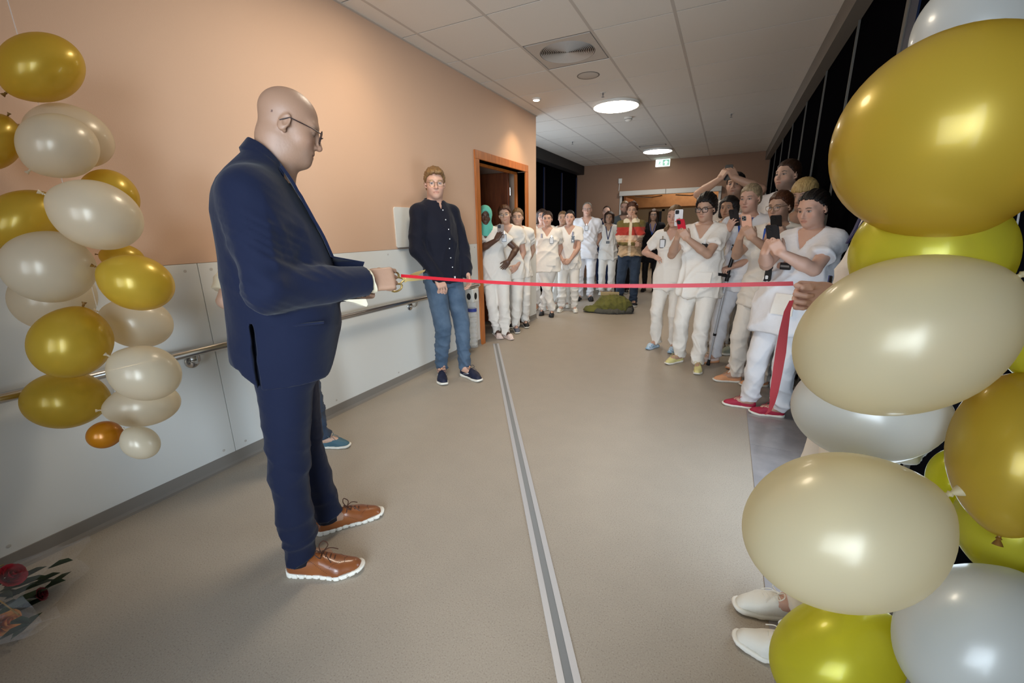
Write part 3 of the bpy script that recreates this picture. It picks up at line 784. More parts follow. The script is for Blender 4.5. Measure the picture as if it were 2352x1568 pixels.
M['sh_floral'] = mat('flower_patterned_clog', srgb(120, 176, 206), 0.5, mottle=(42, srgb(226, 226, 236), 1.0))
M['leather'] = mat('tan_brown_leather', srgb(142, 84, 44), 0.34, mottle=(10, srgb(112, 60, 30), 0.6), bump=[(90, 0.06)], coat=0.25)
M['leather_dark'] = mat('dark_brown_lace', srgb(70, 42, 28), 0.6)

FING = [(0.033, 0.070, 0.0082), (0.011, 0.079, 0.0085), (-0.011, 0.074, 0.0082), (-0.032, 0.058, 0.0072)]
def hand(F, W, d, n, side, sc, curl=(18, 32, 22), thumb=(38, 12), spread=4.0, index=None):
    """W wrist, d direction to the knuckles, n palm normal, side +1 if the thumb lies along cross(n, d)... thumb direction is given by s"""
    d = nrm(d); n = nrm(np.asarray(n, float) - d * (np.asarray(n, float) @ d)); s = np.cross(d, n) * side
    R = np.stack([d, s, n], 1)
    F.rbox(W + d * 0.047 * sc, (0.046 * sc, 0.041 * sc, 0.0135 * sc), R, 0.012 * sc, k=0.014 * sc)
    F.ell(W + d * 0.028 * sc + s * 0.026 * sc + n * 0.008 * sc, (0.030 * sc, 0.017 * sc, 0.015 * sc), R, k=0.012 * sc)
    for i, (so, L, r) in enumerate(FING):
        c = index if (i == 0 and index is not None) else curl
        p = W + (d * (0.088 - 0.006 * (i == 3) - 0.003 * (i == 0)) + s * so) * sc
        sp = math.radians(spread) * so / 0.03; fd = nrm(d * math.cos(sp) + s * math.sin(sp))
        F.cone(p - d * 0.03 * sc, p, r * sc * 1.15, r * sc * 1.12, k=0.008 * sc)
        a = 0.0
        for j, (fr, ca) in enumerate(zip((0.44, 0.31, 0.25), c)):
            a += math.radians(ca + 3 * i * (j == 0)); v = fd * math.cos(a) + n * math.sin(a)
            q = p + v * L * fr * sc; ra = r * (1.08, 0.98, 0.9)[j]; rb = r * (0.98, 0.9, 0.76)[j]
            F.cone(p, q, ra * sc, rb * sc, k=0.0035 * sc if j else 0.004 * sc); p = q
    t0 = W + (d * 0.022 + s * 0.030 + n * 0.004) * sc
    a, b = math.radians(thumb[0]), math.radians(thumb[1])
    td = nrm(d * math.cos(a) + s * math.sin(a) + n * math.sin(b))
    t1 = t0 + td * 0.036 * sc
    td2 = nrm(td + d * 0.35 + n * math.sin(b) * 0.8 - s * 0.15); t2 = t1 + td2 * 0.030 * sc
    td3 = nrm(td2 + d * 0.25 + n * math.sin(b) * 0.6 - s * 0.1); t3 = t2 + td3 * 0.023 * sc
    F.cone(t0, t1, 0.0130 * sc, 0.0100 * sc, k=0.009 * sc); F.cone(t1, t2, 0.0098 * sc, 0.009 * sc, k=0.004 * sc); F.cone(t2, t3, 0.0088 * sc, 0.007 * sc, k=0.003 * sc)
    return W + d * 0.15 * sc

def head_shape(F, Hc, R, hs, fw=1.0, jaw=1.0, nose=1.0, chin=1.0, ears=True, cran=0.097):
    """F field; Hc head centre, R head rotation, hs scale (1 = 235 mm from chin to crown)"""
    def T(p): return Hc + R @ (np.asarray(p, float) * hs)
    E = lambda c, r, k, sub=False, RR=None: F.ell(T(c), np.asarray(r) * hs, R if RR is None else R @ RR, k * hs, sub)
    E((0, -0.014 + 0.097 - cran, 0.036), (0.076 * fw, cran, 0.084), 0.02)
    E((0, 0.022, -0.036), (0.060 * fw, 0.068, 0.078), 0.035)
    E((0, 0.030, -0.066), (0.049 * jaw, 0.056, 0.046), 0.03)
    E((0, 0.068, -0.096), (0.024, 0.020 * chin, 0.020), 0.025)
    E((0, 0.066, 0.026), (0.052 * fw, 0.020, 0.013), 0.022)
    for sx in (-1, 1):
        E((0.040 * sx * fw, 0.050, -0.028), (0.024, 0.026, 0.026), 0.024)
        E((0.0325 * sx, 0.099, 0.002), (0.019, 0.018, 0.0125), 0.014, True)
        E((0.0325 * sx, 0.0695, 0.001), (0.0145, 0.0140, 0.0120), 0.002)
        E((0.0325 * sx, 0.0735, 0.0088), (0.0165, 0.0115, 0.0046), 0.004)
    F.cone(T((0, 0.086, 0.008)), T((0, 0.106 * (0.5 + 0.5 * nose), -0.030)), 0.0075 * hs, 0.0105 * hs * nose, 0.012 * hs)
    E((0, 0.103 * (0.6 + 0.4 * nose), -0.033), (0.0115 * nose, 0.0115, 0.0095), 0.006)
    for sx in (-1, 1): E((0.0125 * sx * nose, 0.091, -0.036), (0.0075, 0.010, 0.0075), 0.005)
    E((0, 0.083, -0.060), (0.026, 0.013, 0.0085), 0.008)
    E((0, 0.082, -0.0735), (0.021, 0.013, 0.0085), 0.006)
    E((0, 0.099, -0.0662), (0.024, 0.012, 0.0016), 0.003, True)
    if ears:
        for sx in (-1, 1):
            Re = np.array(Matrix.Rotation(math.radians(-14), 3, 'X') @ Matrix.Rotation(math.radians(-24 * sx), 3, 'Z'))
            E((0.0775 * sx * fw, -0.012, -0.006), (0.0075, 0.0185, 0.0315), 0.005, False, Re)
            E((0.0845 * sx * fw, -0.008, 0.000), (0.0050, 0.0105, 0.0180), 0.004, True, Re)
            E((0.0745 * sx * fw, 0.001, -0.010), (0.006, 0.006, 0.007), 0.004)
            E((0.0740 * sx * fw, -0.006, -0.032), (0.005, 0.007, 0.007), 0.006)
def head_colours(V, Hc, R, hs, skin, brow=None, lip=0.5, cols=None, stubble=0.0, browz=1.0, smile=0.0, closed=False):
    q = (V - Hc) @ R / hs
    c = np.tile(np.array(skin), (len(V), 1)) if cols is None else cols
    x, y, z = np.abs(q[:, 0]), q[:, 1], q[:, 2]
    near = (np.abs(z) < 0.14) & (x < 0.1) & (np.abs(y) < 0.14)
    g = lambda cx, cz, sx, sz: np.exp(-((x - cx) / sx) ** 2 - ((z - cz) / sz) ** 2) * (y > 0.03) * near
    sk = np.array(skin)
    def mix(w, col): 
        nonlocal c
        w = np.clip(w, 0, 1)[:, None]; c = c * (1 - w) + np.array(col) * w
    mix(0.35 * g(0.042, -0.032, 0.02, 0.02), sk * np.array([1.1, 0.78, 0.74]))
    mix(0.3 * g(0, -0.034, 0.014, 0.012), sk * np.array([1.08, 0.78, 0.74]))
    if stubble: mix(stubble * ((z < -0.045) & (y > -0.02) & near) * np.clip((-0.04 - z) / 0.03, 0, 1) * (1 - 0.9 * g(0, -0.067, 0.022, 0.010)), (0.10, 0.075, 0.06))
    wl = ((x / 0.0255) ** 2 + ((z + 0.0665 - smile * x * x * 12) / 0.0115) ** 2 < 1) & (y > 0.07) & near
    mix(lip * wl, sk * np.array([0.92, 0.55, 0.52]))
    wm = ((x / 0.024) ** 2 + ((z + 0.0662 - smile * x * x * 12) / 0.0026) ** 2 < 1) & (y > 0.07) & near
    mix(0.75 * wm, sk * 0.35)
    bx = (x - 0.034) / 0.0205; bz = (z - 0.0225 * browz - 0.004 * (1 - np.abs(bx))) / 0.0050
    if brow is not None: mix(0.85 * ((bx ** 2 + bz ** 2 < 1) & (y > 0.05) & near), brow)
    ex = (x - 0.0325) / 0.0135; ez = (z - 0.0005) / 0.0050
    eye = (ex ** 2 + ez ** 2 < 1) & (y > 0.06) & near
    mix(0.55 * ((ex / 1.25) ** 2 + ((z - 0.002) / 0.0095) ** 2 < 1) * (y > 0.06) * near, sk * 0.5)
    if closed:
        mix(0.7 * ((ex ** 2 / 1.3 + ((z + 0.004) / 0.0022) ** 2 < 1) & (y > 0.06) & near), sk * 0.3); return c
    mix(0.95 * eye, (0.34, 0.31, 0.29))
    mix(0.98 * (((x - 0.0325) / 0.0062) ** 2 + ez ** 2 * 0.8 < 1) * (y > 0.06) * near, (0.035, 0.026, 0.022))
    mix(0.9 * ((((x - 0.0325) / 0.0155) ** 2 + ((z - 0.0078) / 0.0022) ** 2 < 1) & (y > 0.06) & near), sk * 0.22)
    return c

def hair_shape(F, Hc, R, hs, style, fw=1.0, t=0.012, top=0.0):
    def T(p): return Hc + R @ (np.asarray(p, float) * hs)
    E = lambda c, r, k=0.02, sub=False, RR=None: F.ell(T(c), np.asarray(r) * hs, R if RR is None else R @ RR, k * hs, sub)
    E((0, -0.018, 0.038 + top * 0.4), (0.076 * fw + t, 0.099 + t, 0.086 + t + top), 0.0)
    E((0, -0.045, -0.02), (0.068 * fw + t, 0.062 + t * 0.6, 0.060), 0.03)
    if style == 'quiff':
        E((0, 0.045, 0.090), (0.060, 0.045, 0.026), 0.03); E((-0.015, 0.074, 0.084), (0.048, 0.026, 0.020), 0.02)
    if style == 'curly':
        rr = random.Random(7)
        for i in range(46):
            a = rr.uniform(0, 6.28); b = rr.uniform(-0.25, 1.5)
            E((0.082 * math.cos(a) * math.cos(b) * fw, -0.018 + 0.104 * math.sin(a) * math.cos(b), 0.038 + 0.098 * math.sin(b)), (0.024, 0.024, 0.022), 0.012)
    if style in ('bob', 'long'):
        lo = -0.085 if style == 'bob' else -0.20
        for sx in (-1, 1):
            F.cone(T((0.066 * sx, -0.012, 0.05)), T((0.076 * sx, 0.004, lo)), 0.040 * hs, 0.030 * hs, 0.03 * hs)
            F.cone(T((0.04 * sx, -0.075, 0.04)), T((0.046 * sx, -0.07, lo)), 0.046 * hs, 0.036 * hs, 0.03 * hs)
    # hairline: cut away the face and neck
    zy = np.array([-0.14, -0.06, -0.022, -0.006, 0.016, 0.040, 0.062, 0.085, 0.12]); zz = np.array([-0.085, -0.075, -0.052, 0.002, 0.018, 0.042, 0.064, 0.074, 0.078])
    if style in ('bob', 'long'): zz = np.array([-0.5, -0.5, -0.5, -0.45, -0.25, 0.030, 0.058, 0.070, 0.074])
    if style == 'fringe': zz = np.array([-0.14, -0.12, -0.11, -0.10, -0.085, -0.01, 0.030, 0.036, 0.036])
    if style == 'receding': zz = np.array([-0.085, -0.07, -0.04, 0.012, 0.035, 0.075, 0.105, 0.112, 0.115])
    if style == 'high': zz = np.array([-0.08, -0.065, -0.035, 0.006, 0.03, 0.060, 0.078, 0.084, 0.086])
    lo = Hc - 0.3 * hs; hi = Hc + 0.3 * hs
    def f(X, Y, Z):
        px, py, pz = X - Hc[0], Y - Hc[1], Z - Hc[2]
        qx = (px * R[0, 0] + py * R[1, 0] + pz * R[2, 0]) / hs; qy = (px * R[0, 1] + py * R[1, 1] + pz * R[2, 1]) / hs; qz = (px * R[0, 2] + py * R[1, 2] + pz * R[2, 2]) / hs
        zl = np.interp(qy, zy, zz) + 0.010 * np.sin(qx * 130) * 0.35 - (0.25 * np.maximum(np.abs(qx) - 0.052, 0) if style not in ('bob', 'long') else 0)
        d = (zl - qz) * hs * 0.6
        if style in ('bob', 'long'): d = np.where(np.abs(qx) > 0.060 - 0.25 * np.maximum(qz - 0.0, 0), np.minimum(d, (qy - 0.055) * hs), d)
        return d
    F.cut(f, lo, hi, 0.006 * hs)
    if style == 'pony' or style == 'manpony':
        F.cone(T((0, -0.105, 0.045)), T((0, -0.135, 0.0)), 0.022 * hs, 0.026 * hs, 0.02 * hs); F.cone(T((0, -0.135, 0.0)), T((0, -0.125, -0.11)), 0.026 * hs, 0.016 * hs, 0.02 * hs)
    if style == 'sidepony':
        F.cone(T((0.02, -0.105, 0.0)), T((0.062, -0.075, -0.06)), 0.026 * hs, 0.024 * hs, 0.02 * hs); F.cone(T((0.062, -0.075, -0.06)), T((0.084, 0.03, -0.145)), 0.024 * hs, 0.024 * hs, 0.02 * hs); F.cone(T((0.084, 0.03, -0.145)), T((0.088, 0.062, -0.28)), 0.024 * hs, 0.010 * hs, 0.02 * hs)
    if style == 'bun':
        E((0, -0.115, 0.045), (0.036, 0.032, 0.034), 0.015)
    if style == 'lowbun':
        E((0, -0.115, -0.015), (0.038, 0.032, 0.036), 0.015)
def fit_axis(lo, hi, h, fine): return make_axis(lo, hi, h, fine)

SHOES = {}
def shoe_meshes(style, h=0.0065):
    if style in SHOES: return SHOES[style]
    def foot2d(X, Y, grow):
        c = [((0.0, -0.065), 0.034), ((0.004, 0.02), 0.034), ((0.006, 0.095), 0.046), ((-0.004, 0.150), 0.034)]
        d = None
        for (p, r), (p2, r2) in zip(c[:-1], c[1:]):
            dx, dy = p2[0] - p[0], p2[1] - p[1]; t = np.clip(((X - p[0]) * dx + (Y - p[1]) * dy) / (dx * dx + dy * dy), 0, 1)
            q = np.sqrt((X - p[0] - t * dx) ** 2 + (Y - p[1] - t * dy) ** 2) - (r + (r2 - r) * t)
            d = q if d is None else np.minimum(d, q)
        return d - grow
    ax = (np.arange(-0.075, 0.076, h), np.arange(-0.13, 0.215, h), np.arange(-0.02, 0.15, h))
    up = Field(*ax); slim = style == 'brogue'; X = up.ax[0][:, None, None]; Y = up.ax[1][None, :, None]; Z = up.ax[2][None, None, :]
    zb = 0.022 if not slim else 0.016
    prof = {'brogue': [(-0.12, 0.076), (-0.06, 0.074), (0.0, 0.078), (0.035, 0.082), (0.06, 0.071), (0.10, 0.056), (0.15, 0.046), (0.185, 0.030)],
            'slide': [(-0.12, 0.045), (0.02, 0.050), (0.04, 0.085), (0.09, 0.082), (0.12, 0.06), (0.16, 0.048), (0.19, 0.034)],
            'clog': [(-0.12, 0.050), (0.0, 0.052), (0.03, 0.088), (0.08, 0.084), (0.13, 0.066), (0.19, 0.040)]}.get(style, [(-0.12, 0.092), (-0.06, 0.080), (0.0, 0.082), (0.035, 0.092), (0.07, 0.082), (0.11, 0.066), (0.15, 0.056), (0.19, 0.038)])
    top = np.interp(Y, [p[0] for p in prof], [p[1] for p in prof])
    a_ = foot2d(X, Y, -0.001); b_ = (Z - top) * 0.85; kk = 0.040
    hh = np.maximum(kk - np.abs(a_ - b_), 0) / kk
    up.D = np.broadcast_to(np.maximum(a_, b_) + hh * hh * kk * 0.25, [len(q) for q in up.ax]).astype(np.float32).copy()
    if style == 'slide': up.ell((0.004, 0.170, 0.045), (0.030, 0.036, 0.024), None, 0.006, True); up.ell((0, -0.05, 0.07), (0.036, 0.075, 0.036), None, 0.01, True)
    elif style == 'clog': up.ell((0, -0.05, 0.075), (0.036, 0.080, 0.036), None, 0.01, True)
    else: up.ell((0, -0.035, 0.105), (0.027, 0.050, 0.050), None, 0.008, True)
    up.cut(lambda X, Y, Z: zb - 0.004 + np.maximum(0, Y - 0.10) * 0.10 - Z)
    V, Q = up.net(1)
    ux = mesh_np('shoe_' + style, V, Q)
    if slim: ax = (np.arange(-0.075, 0.076, 0.0035), np.arange(-0.13, 0.215, 0.0035), np.arange(-0.012, 0.05, 0.0035))
    so = Field(*ax); X = so.ax[0][:, None, None]; Y = so.ax[1][None, :, None]; Z = so.ax[2][None, None, :]
    th = zb + np.maximum(0, -Y - 0.02) * (0.10 if not slim else 0.11) + np.maximum(0, Y - 0.13) * 0.14
    so.D = np.maximum(np.maximum(foot2d(X, Y, 0.004 if not slim else 0.0025), Z - th), np.maximum(0, Y - 0.12) ** 2 * 3.5 + 0.0 - Z).astype(np.float32)
    if slim:   # grooves across the side of the sole
        so.D = np.maximum(so.D, np.minimum(np.minimum(0.0028 - np.abs(((Y + 0.5) % 0.026) - 0.013), foot2d(X, Y, -0.003)), zb - 0.002 + np.maximum(0, -Y - 0.02) * 0.08 - Z)).astype(np.float32)
    Vs, Qs = so.net(0)
    sx = mesh_np('sole_' + style, relax(Vs, Qs, 1), Qs)
    def sp(pts, n=6):
        P = [np.array(p, float) for p in pts]; P = [P[0]] + P + [P[-1]]; out = []
        for i in range(1, len(P) - 2):
            for k in range(n):
                t = k / n; out.append(0.5 * (2 * P[i] + (P[i + 1] - P[i - 1]) * t + (2 * P[i - 1] - 5 * P[i] + 4 * P[i + 1] - P[i + 2]) * t * t + (3 * P[i] - P[i - 1] - 3 * P[i + 1] + P[i + 2]) * t ** 3))
        return out + [P[-2]]
    lc = MB(); tp_ = lambda y: float(np.interp(y, [p[0] for p in prof], [p[1] for p in prof]))
    if style not in ('slide', 'clog'):
        for i in range(4):
            y = 0.034 + i * 0.015; z = tp_(y) - 0.004
            lc.tube(sp([(-0.021, y - 0.004, z - 0.010), (-0.008, y + 0.002, z + 0.001), (0.010, y + 0.005, z + 0.001), (0.023, y, z - 0.010)]), 0.0024, 5)
        z = tp_(0.034)
        for sgn in (-1, 1):
            lc.tube(sp([(0.002, 0.034, z), (0.012 * sgn, 0.024, z + 0.018), (0.036 * sgn, 0.030, z + 0.020), (0.034 * sgn, 0.046, z + 0.004), (0.004, 0.038, z)]), 0.0020, 5)
            lc.tube(sp([(0.002, 0.036, z), (0.018 * sgn, 0.058, z + 0.004), (0.034 * sgn, 0.082, z - 0.016)]), 0.0018, 5)
        lx = lc.mesh('laces_' + style, smooth=True)
    else: lx = None
    SHOES[style] = (ux, sx, lx); return SHOES[style]
def put_shoe(root, pos, yaw, style, upper, sole='sole_white', lace=None, sc=1.0, tilt=0.0, mirror=False):
    ux, sx, lx = shoe_meshes(style)
    o = link('shoe', ux, upper, root); o.location = pos; o.rotation_euler = (math.radians(tilt), 0, math.radians(yaw))
    o.scale = (-sc if mirror else sc, sc, sc)
    link('sole', sx, sole, o)
    if lx: link('laces', lx, lace or upper, o)
    return o

def spectacles(root, Hc, R, hs, m, shape='round', w=0.052, h=0.042, r=0.0015):
    T = lambda p: tuple(Hc + R @ (np.asarray(p, float) * hs))
    g = MB()
    for sx in (-1, 1):
        P = rrect(w, h, h * 0.46 if shape == 'round' else h * 0.3, 5, 0.0325 * sx, -0.002)
        g.tube([T((x, 0.103 - 0.10 * max(0, abs(x) - 0.035), z)) for x, z in P], r, 6, closed=True)
    fr = g.obj('glasses', m, root, smooth=True)
    MB().tube([T((-0.0075, 0.104, 0.005)), T((0, 0.108, 0.008)), T((0.0075, 0.104, 0.005))], r, 6).obj('bridge', m, fr, smooth=True)
    for sx in (-1, 1):
        MB().tube([T(((0.0325 + w / 2) * sx, 0.099, 0.008)), T((0.078 * sx, 0.07, 0.010)), T((0.084 * sx, 0.0, 0.012)), T((0.080 * sx, -0.026, -0.008))], r, 6).obj('temple', m, fr, smooth=True)
        P = rrect(w * 0.94, h * 0.94, h * 0.4, 4, 0.0325 * sx, -0.002)
        V = [T((x, 0.1025 - 0.10 * max(0, abs(x) - 0.035), z)) for x, z in P]
        MB().add(V, [tuple(range(len(V)))]).obj('spectacle_lens', 'lens', fr)
    return fr

TRI = [0]
def off_along(z, H, lean, hipoff=(0, 0)):
    t = np.clip((z - 0.5 * H) / (0.32 * H), 0, 1.25)
    return hipoff[0] + lean[0] * t, hipoff[1] + lean[1] * t
def person(label, pos, H, dirv, sex='f', fat=1.0, lean=(0, 0), hip=(0, 0), head=(0, 0, 0), headoff=(0, 0.02), skin='fair', armR=None, armL=None, feet=None, top=None, legs=None,
           hair=None, face=None, glasses=None, shoes=None, hres=0.005, bres=0.014, cres=0.011, handres=0.0055, phone=None, headscale=1.0, shw=1.0, fold=1.0, seed=1, spread=0.0):
    """one figure: an Empty on the floor, a continuous body mesh, and hair, clothes, shoes and small worn items as its parts"""
    face = dict(face or {}); dirv = nrm(np.array([dirv[0], dirv[1], 0.0]))
    rz = math.atan2(-dirv[0], dirv[1])
    root = empty('person', (pos[0], pos[1], 0), rz, label, 'person')
    male = sex == 'm'
    sh = (0.116 if male else 0.102) * H * shw
    osx, osy = off_along(0.80 * H, H, lean, hip); onx, ony = off_along(0.85 * H, H, lean, hip)
    hs = H * 0.135 / 0.235 * (1.0 if male else 1.0) * headscale
    N = np.array([onx, ony, 0.84 * H]); Hc = np.array([onx + headoff[0], ony + headoff[1], 1.0 * H - 0.122 * hs])
    R = rotm(*head)
    Sh = {1: np.array([osx + sh * 0.93, osy - 0.005, 0.806 * H]), -1: np.array([osx - sh * 0.93, osy - 0.005, 0.806 * H])}
    lu, lf = 0.176 * H, 0.152 * H
    hsc = H / 1.74 * (1.0 if male else 0.93)
    up = np.array([0, 0, 1.0])
    arms = {1: dict(armR or {}), -1: dict(armL or {})}
    phone_m = None
    if phone:
        C = np.array(phone['at'], float); n = nrm(Hc + np.array([0, 0, -0.01]) - C)
        if 'n' in phone: n = nrm(phone['n'])
        v = nrm(up - n * (up @ n)); u = np.cross(v, n)    # u points to the figure's ... screen right seen from the face is -u
        rgt = -np.cross(n, v) if (np.cross(n, v) @ np.array([1, 0, 0])) < 0 else np.cross(n, v)
        phone_m = (C, rgt, v, n)
        for s in (1, -1):
            if (s == 1 and 'R' in phone['hands']) or (s == -1 and 'L' in phone['hands']):
                both = len(phone['hands']) == 2
                o = phone.get('grip', (0.060, -0.108))
                arms[s] = dict(w=C + rgt * s * o[0] * hsc + v * o[1] * hsc - n * 0.022, d=nrm(v * 0.78 - rgt * s * 0.42 + n * 0.05), n=nrm(n * 0.8 - rgt * s * 0.6), curl=(24, 46, 34), thumb=(30, 40), hint=np.array(phone.get('hint', (0.55, -0.35, -1))) * np.array([s, 1, 1]))
    J = {}
    for s in (1, -1):
        a = arms[s]
        if 'w' not in a: a.update(w=(osx + s * (sh + 0.035 * H * fat), osy + 0.03, 0.50 * H), hint=(s * 0.4, -1, 0), n=(-s, -0.2, 0), curl=(16, 24, 16))
        W = np.array(a['w'], float)
        Ej, W = two_bone(Sh[s], W, lu, lf, a.get('hint', (s * 0.5, -0.6, -0.6)))
        d = nrm(a['d']) if a.get('d') is not None else nrm(W - Ej)
        J[s] = (Ej, W, d, np.array(a.get('n', (-s, 0, 0)), float), a)
    feet = feet or {}
    ft = {1: feet.get('R', (0.055 * H * (1 + spread), 0.0, 8)), -1: feet.get('L', (-0.055 * H * (1 + spread), 0.0, -8))}
    ft = {k: (f[0], f[1], -f[2], *f[3:]) for k, f in ft.items()}      # angles are given towards the figure's right
    K = {}
    for s in (1, -1):
        hp = np.array([hip[0] + s * 0.052 * H, hip[1], 0.50 * H]); f = ft[s]; yw = math.radians(f[2])
        fz = f[3] if len(f) > 3 else 0.0
        an = np.array([f[0] + 0.0 * math.sin(yw), f[1], 0.052 * H + fz])
        kn, an2 = two_bone(hp, an, 0.235 * H, 0.222 * H, (0.12 * s, 1, 0)); K[s] = (hp, kn, an)
    # ---------------- body
    cz = [(Hc[2] - 0.145 * hs, Hc[2] + 0.135 * hs, hres)]; cx = [(Hc[0] - 0.1 * hs, Hc[0] + 0.1 * hs, hres)]; cy = [(Hc[1] - 0.125 * hs, Hc[1] + 0.13 * hs, hres)]
    for s in (1, -1):
        Ej, W, d, n, a = J[s]
        if a.get('hide'): continue
        c = W + d * 0.075 * hsc; m = 0.10 * hsc
        for lst, i in ((cx, 0), (cy, 1), (cz, 2)): lst.append((c[i] - m, c[i] + m, handres))
    pts = np.array([Sh[1], Sh[-1], J[1][0], J[-1][0], J[1][1] + J[1][2] * 0.2, J[-1][1] + J[-1][2] * 0.2, J[1][1], J[-1][1], K[1][2], K[-1][2], K[1][1], K[-1][1], Hc])
    lo = pts.min(0) - 0.13; hi = pts.max(0) + 0.13; lo[2] = 0.03; hi[2] = max(hi[2], 1.01 * H + 0.02) + 0.01
    F = Field(make_axis(lo[0], hi[0], bres, cx), make_axis(lo[1], hi[1], bres, cy), make_axis(lo[2], hi[2], bres, cz))
    def stn(l): return [(z * H, *off_along(z * H, H, lean, hip), w * H, d * H) for z, w, d in l]
    bf = fat
    F.loft(stn([(0.46, 0.080 * bf, 0.060), (0.52, 0.092 * bf, 0.064), (0.61, 0.074 * bf, 0.052 * bf), (0.70, 0.084 * bf, 0.058), (0.77, 0.088, 0.054), (0.81, 0.075, 0.042), (0.84, 0.045, 0.036)]), 2.2, 0.0)
    nk = (0.036 if male else 0.0315) * H * (0.9 + 0.1 * fat)
    F.cone(N + (0, -0.01, -0.04 * H), Hc + R @ np.array([0, -0.022, -0.05]) * hs, nk * 1.08, nk * 0.98, 0.03)
    for s in (1, -1):
        F.cone(N + (0, -0.012, 0.0), Sh[s] + (0, 0, -0.006 * H), 0.026 * H, 0.026 * H, 0.03)
        Ej, W, d, n, a = J[s]
        am = (0.9 + 0.1 * fat) * (1.0 if male else 0.92)
        F.cone(Sh[s], Ej, 0.031 * H * am, 0.0245 * H * am * (0.8 + 0.2 * fat), 0.02)
        F.cone(Ej, Ej + (W - Ej) * 0.35, 0.0245 * H * am * (0.8 + 0.2 * fat), 0.0255 * H * am * (0.7 + 0.3 * fat), 0.012)
        F.cone(Ej + (W - Ej) * 0.35, W, 0.0255 * H * am * (0.7 + 0.3 * fat), 0.0165 * H * am, 0.012)
        if not a.get('hide'): hand(F, W, d, n, s, hsc, a.get('curl', (18, 32, 22)), a.get('thumb', (38, 12)), a.get('spread', 4.0), a.get('index'))
        hp, kn, an = K[s]
        F.cone(hp, kn, 0.050 * H, 0.034 * H, 0.02); F.cone(kn, kn + (an - kn) * 0.4, 0.034 * H, 0.031 * H, 0.01); F.cone(kn + (an - kn) * 0.4, an, 0.031 * H, 0.022 * H, 0.01)
        yw = math.radians(ft[s][2]); F.cone(an - (0, 0, 0.01 * H), an + (-math.sin(yw) * 0.06 * H, math.cos(yw) * 0.06 * H, -0.022 * H), 0.022 * H, 0.016 * H, 0.02)
    head_shape(F, Hc, R, hs, face.get('fw', 1.0), face.get('jaw', 1.0), face.get('nose', 1.0), face.get('chin', 1.0), face.get('ears', True))
    if face.get('extra'): face['extra'](F, Hc, R, hs)
    V, Q = F.net(1)
    sk = SKIN[skin]
    cols = head_colours(V, Hc, R, hs, sk, face.get('brow', (0.10, 0.07, 0.05)), face.get('lip', 0.55), None, face.get('stubble', 0.0), face.get('browz', 1.0), face.get('smile', 0.0))
    body = link('body', mesh_np('body', V, Q, cols=cols), 'skin', root)
    TRI[0] += 2 * len(Q)
    # ---------------- hair or scarf
    if hair:
        hr_ = face.get('hres', hres * 1.15); e = 0.33 * hs
        down = 0.46 * hs if hair['style'] in ('long', 'sidepony', 'hijab', 'manpony') else 0.26 * hs
        G = Field(np.arange(Hc[0] - 0.19 * hs, Hc[0] + 0.19 * hs, hr_), np.arange(Hc[1] - 0.20 * hs, Hc[1] + 0.19 * hs, hr_), np.arange(Hc[2] - down, Hc[2] + 0.20 * hs, hr_))
        T = lambda p: Hc + R @ (np.asarray(p, float) * hs)
        if hair['style'] == 'hijab':
            G.ell(T((0, -0.016, 0.030)), np.array((0.094, 0.118, 0.112)) * hs, R, 0.0); G.ell(T((0, 0.005, -0.075)), np.array((0.078, 0.085, 0.09)) * hs, R, 0.04)
            G.cone(T((0, -0.01, -0.12)), N + (0, 0.01, 0.0), 0.075 * hs, 0.088 * hs, 0.04); G.loft([(N[2] - 0.085, N[0], N[1] + 0.01, 0.12, 0.085), (N[2] - 0.03, N[0], N[1], 0.12, 0.082), (N[2] + 0.03, N[0], N[1], 0.07, 0.07)], 2.0, 0.05)
            G.ell(T((0, 0.115, -0.012)), np.array((0.061, 0.088, 0.090)) * hs, R, 0.01, True)
        else:
            hair_shape(G, Hc, R, hs, hair['style'], face.get('fw', 1.0), hair.get('t', 0.012), hair.get('top', 0.0))
        V, Q = G.net(1); n = vnormals(V, Q); q = (V - Hc) @ R / hs
        if hair['style'] == 'hijab': V = V + n * (0.006 * creases(V, seed + 3, 1.6))[:, None]
        else:
            a = np.arctan2(q[:, 0], q[:, 2] + 0.05) if hair['style'] != 'fringe' else q[:, 0] * 12
            V = V + n * (hair.get('rough', 0.0010) * hs * (np.sin(a * 26 + 1.2 * np.sin(q[:, 1] * 22) + 1.0 * np.sin(q[:, 2] * 18)) + 0.7 * np.sin(a * 57 + 1.5 * np.sin(q[:, 1] * 24))))[:, None]
        link('headscarf' if hair['style'] == 'hijab' else 'hair', mesh_np('hair', V, Q), hair['m'], root); TRI[0] += 2 * len(Q)
    # ---------------- trousers or skirt
    lg = dict(legs or {}); lw = lg.get('w', 1.0)
    lo = np.minimum(np.minimum(K[1][2], K[-1][2]), np.minimum(K[1][1], K[-1][1])) - 0.14; hi = np.maximum(np.maximum(K[1][1], K[-1][1]), np.array([0.16 * H + hip[0], 0.14 * H + hip[1], 0.60 * H])) + 0.13
    lo[0] = min(lo[0], hip[0] - 0.16 * H); lo[1] = min(lo[1], hip[1] - 0.14 * H); lo[2] = 0.015; hi[2] = 0.62 * H
    G = Field(np.arange(lo[0], hi[0], cres), np.arange(lo[1], hi[1], cres), np.arange(lo[2], hi[2], cres))
    G.loft(stn([(0.455, 0.085 * fat, 0.066), (0.51, 0.104 * fat, 0.078 * fat), (0.56, 0.096 * fat, 0.072 * fat), (0.605, 0.088 * fat, 0.066 * fat)]), 2.2, 0.0)
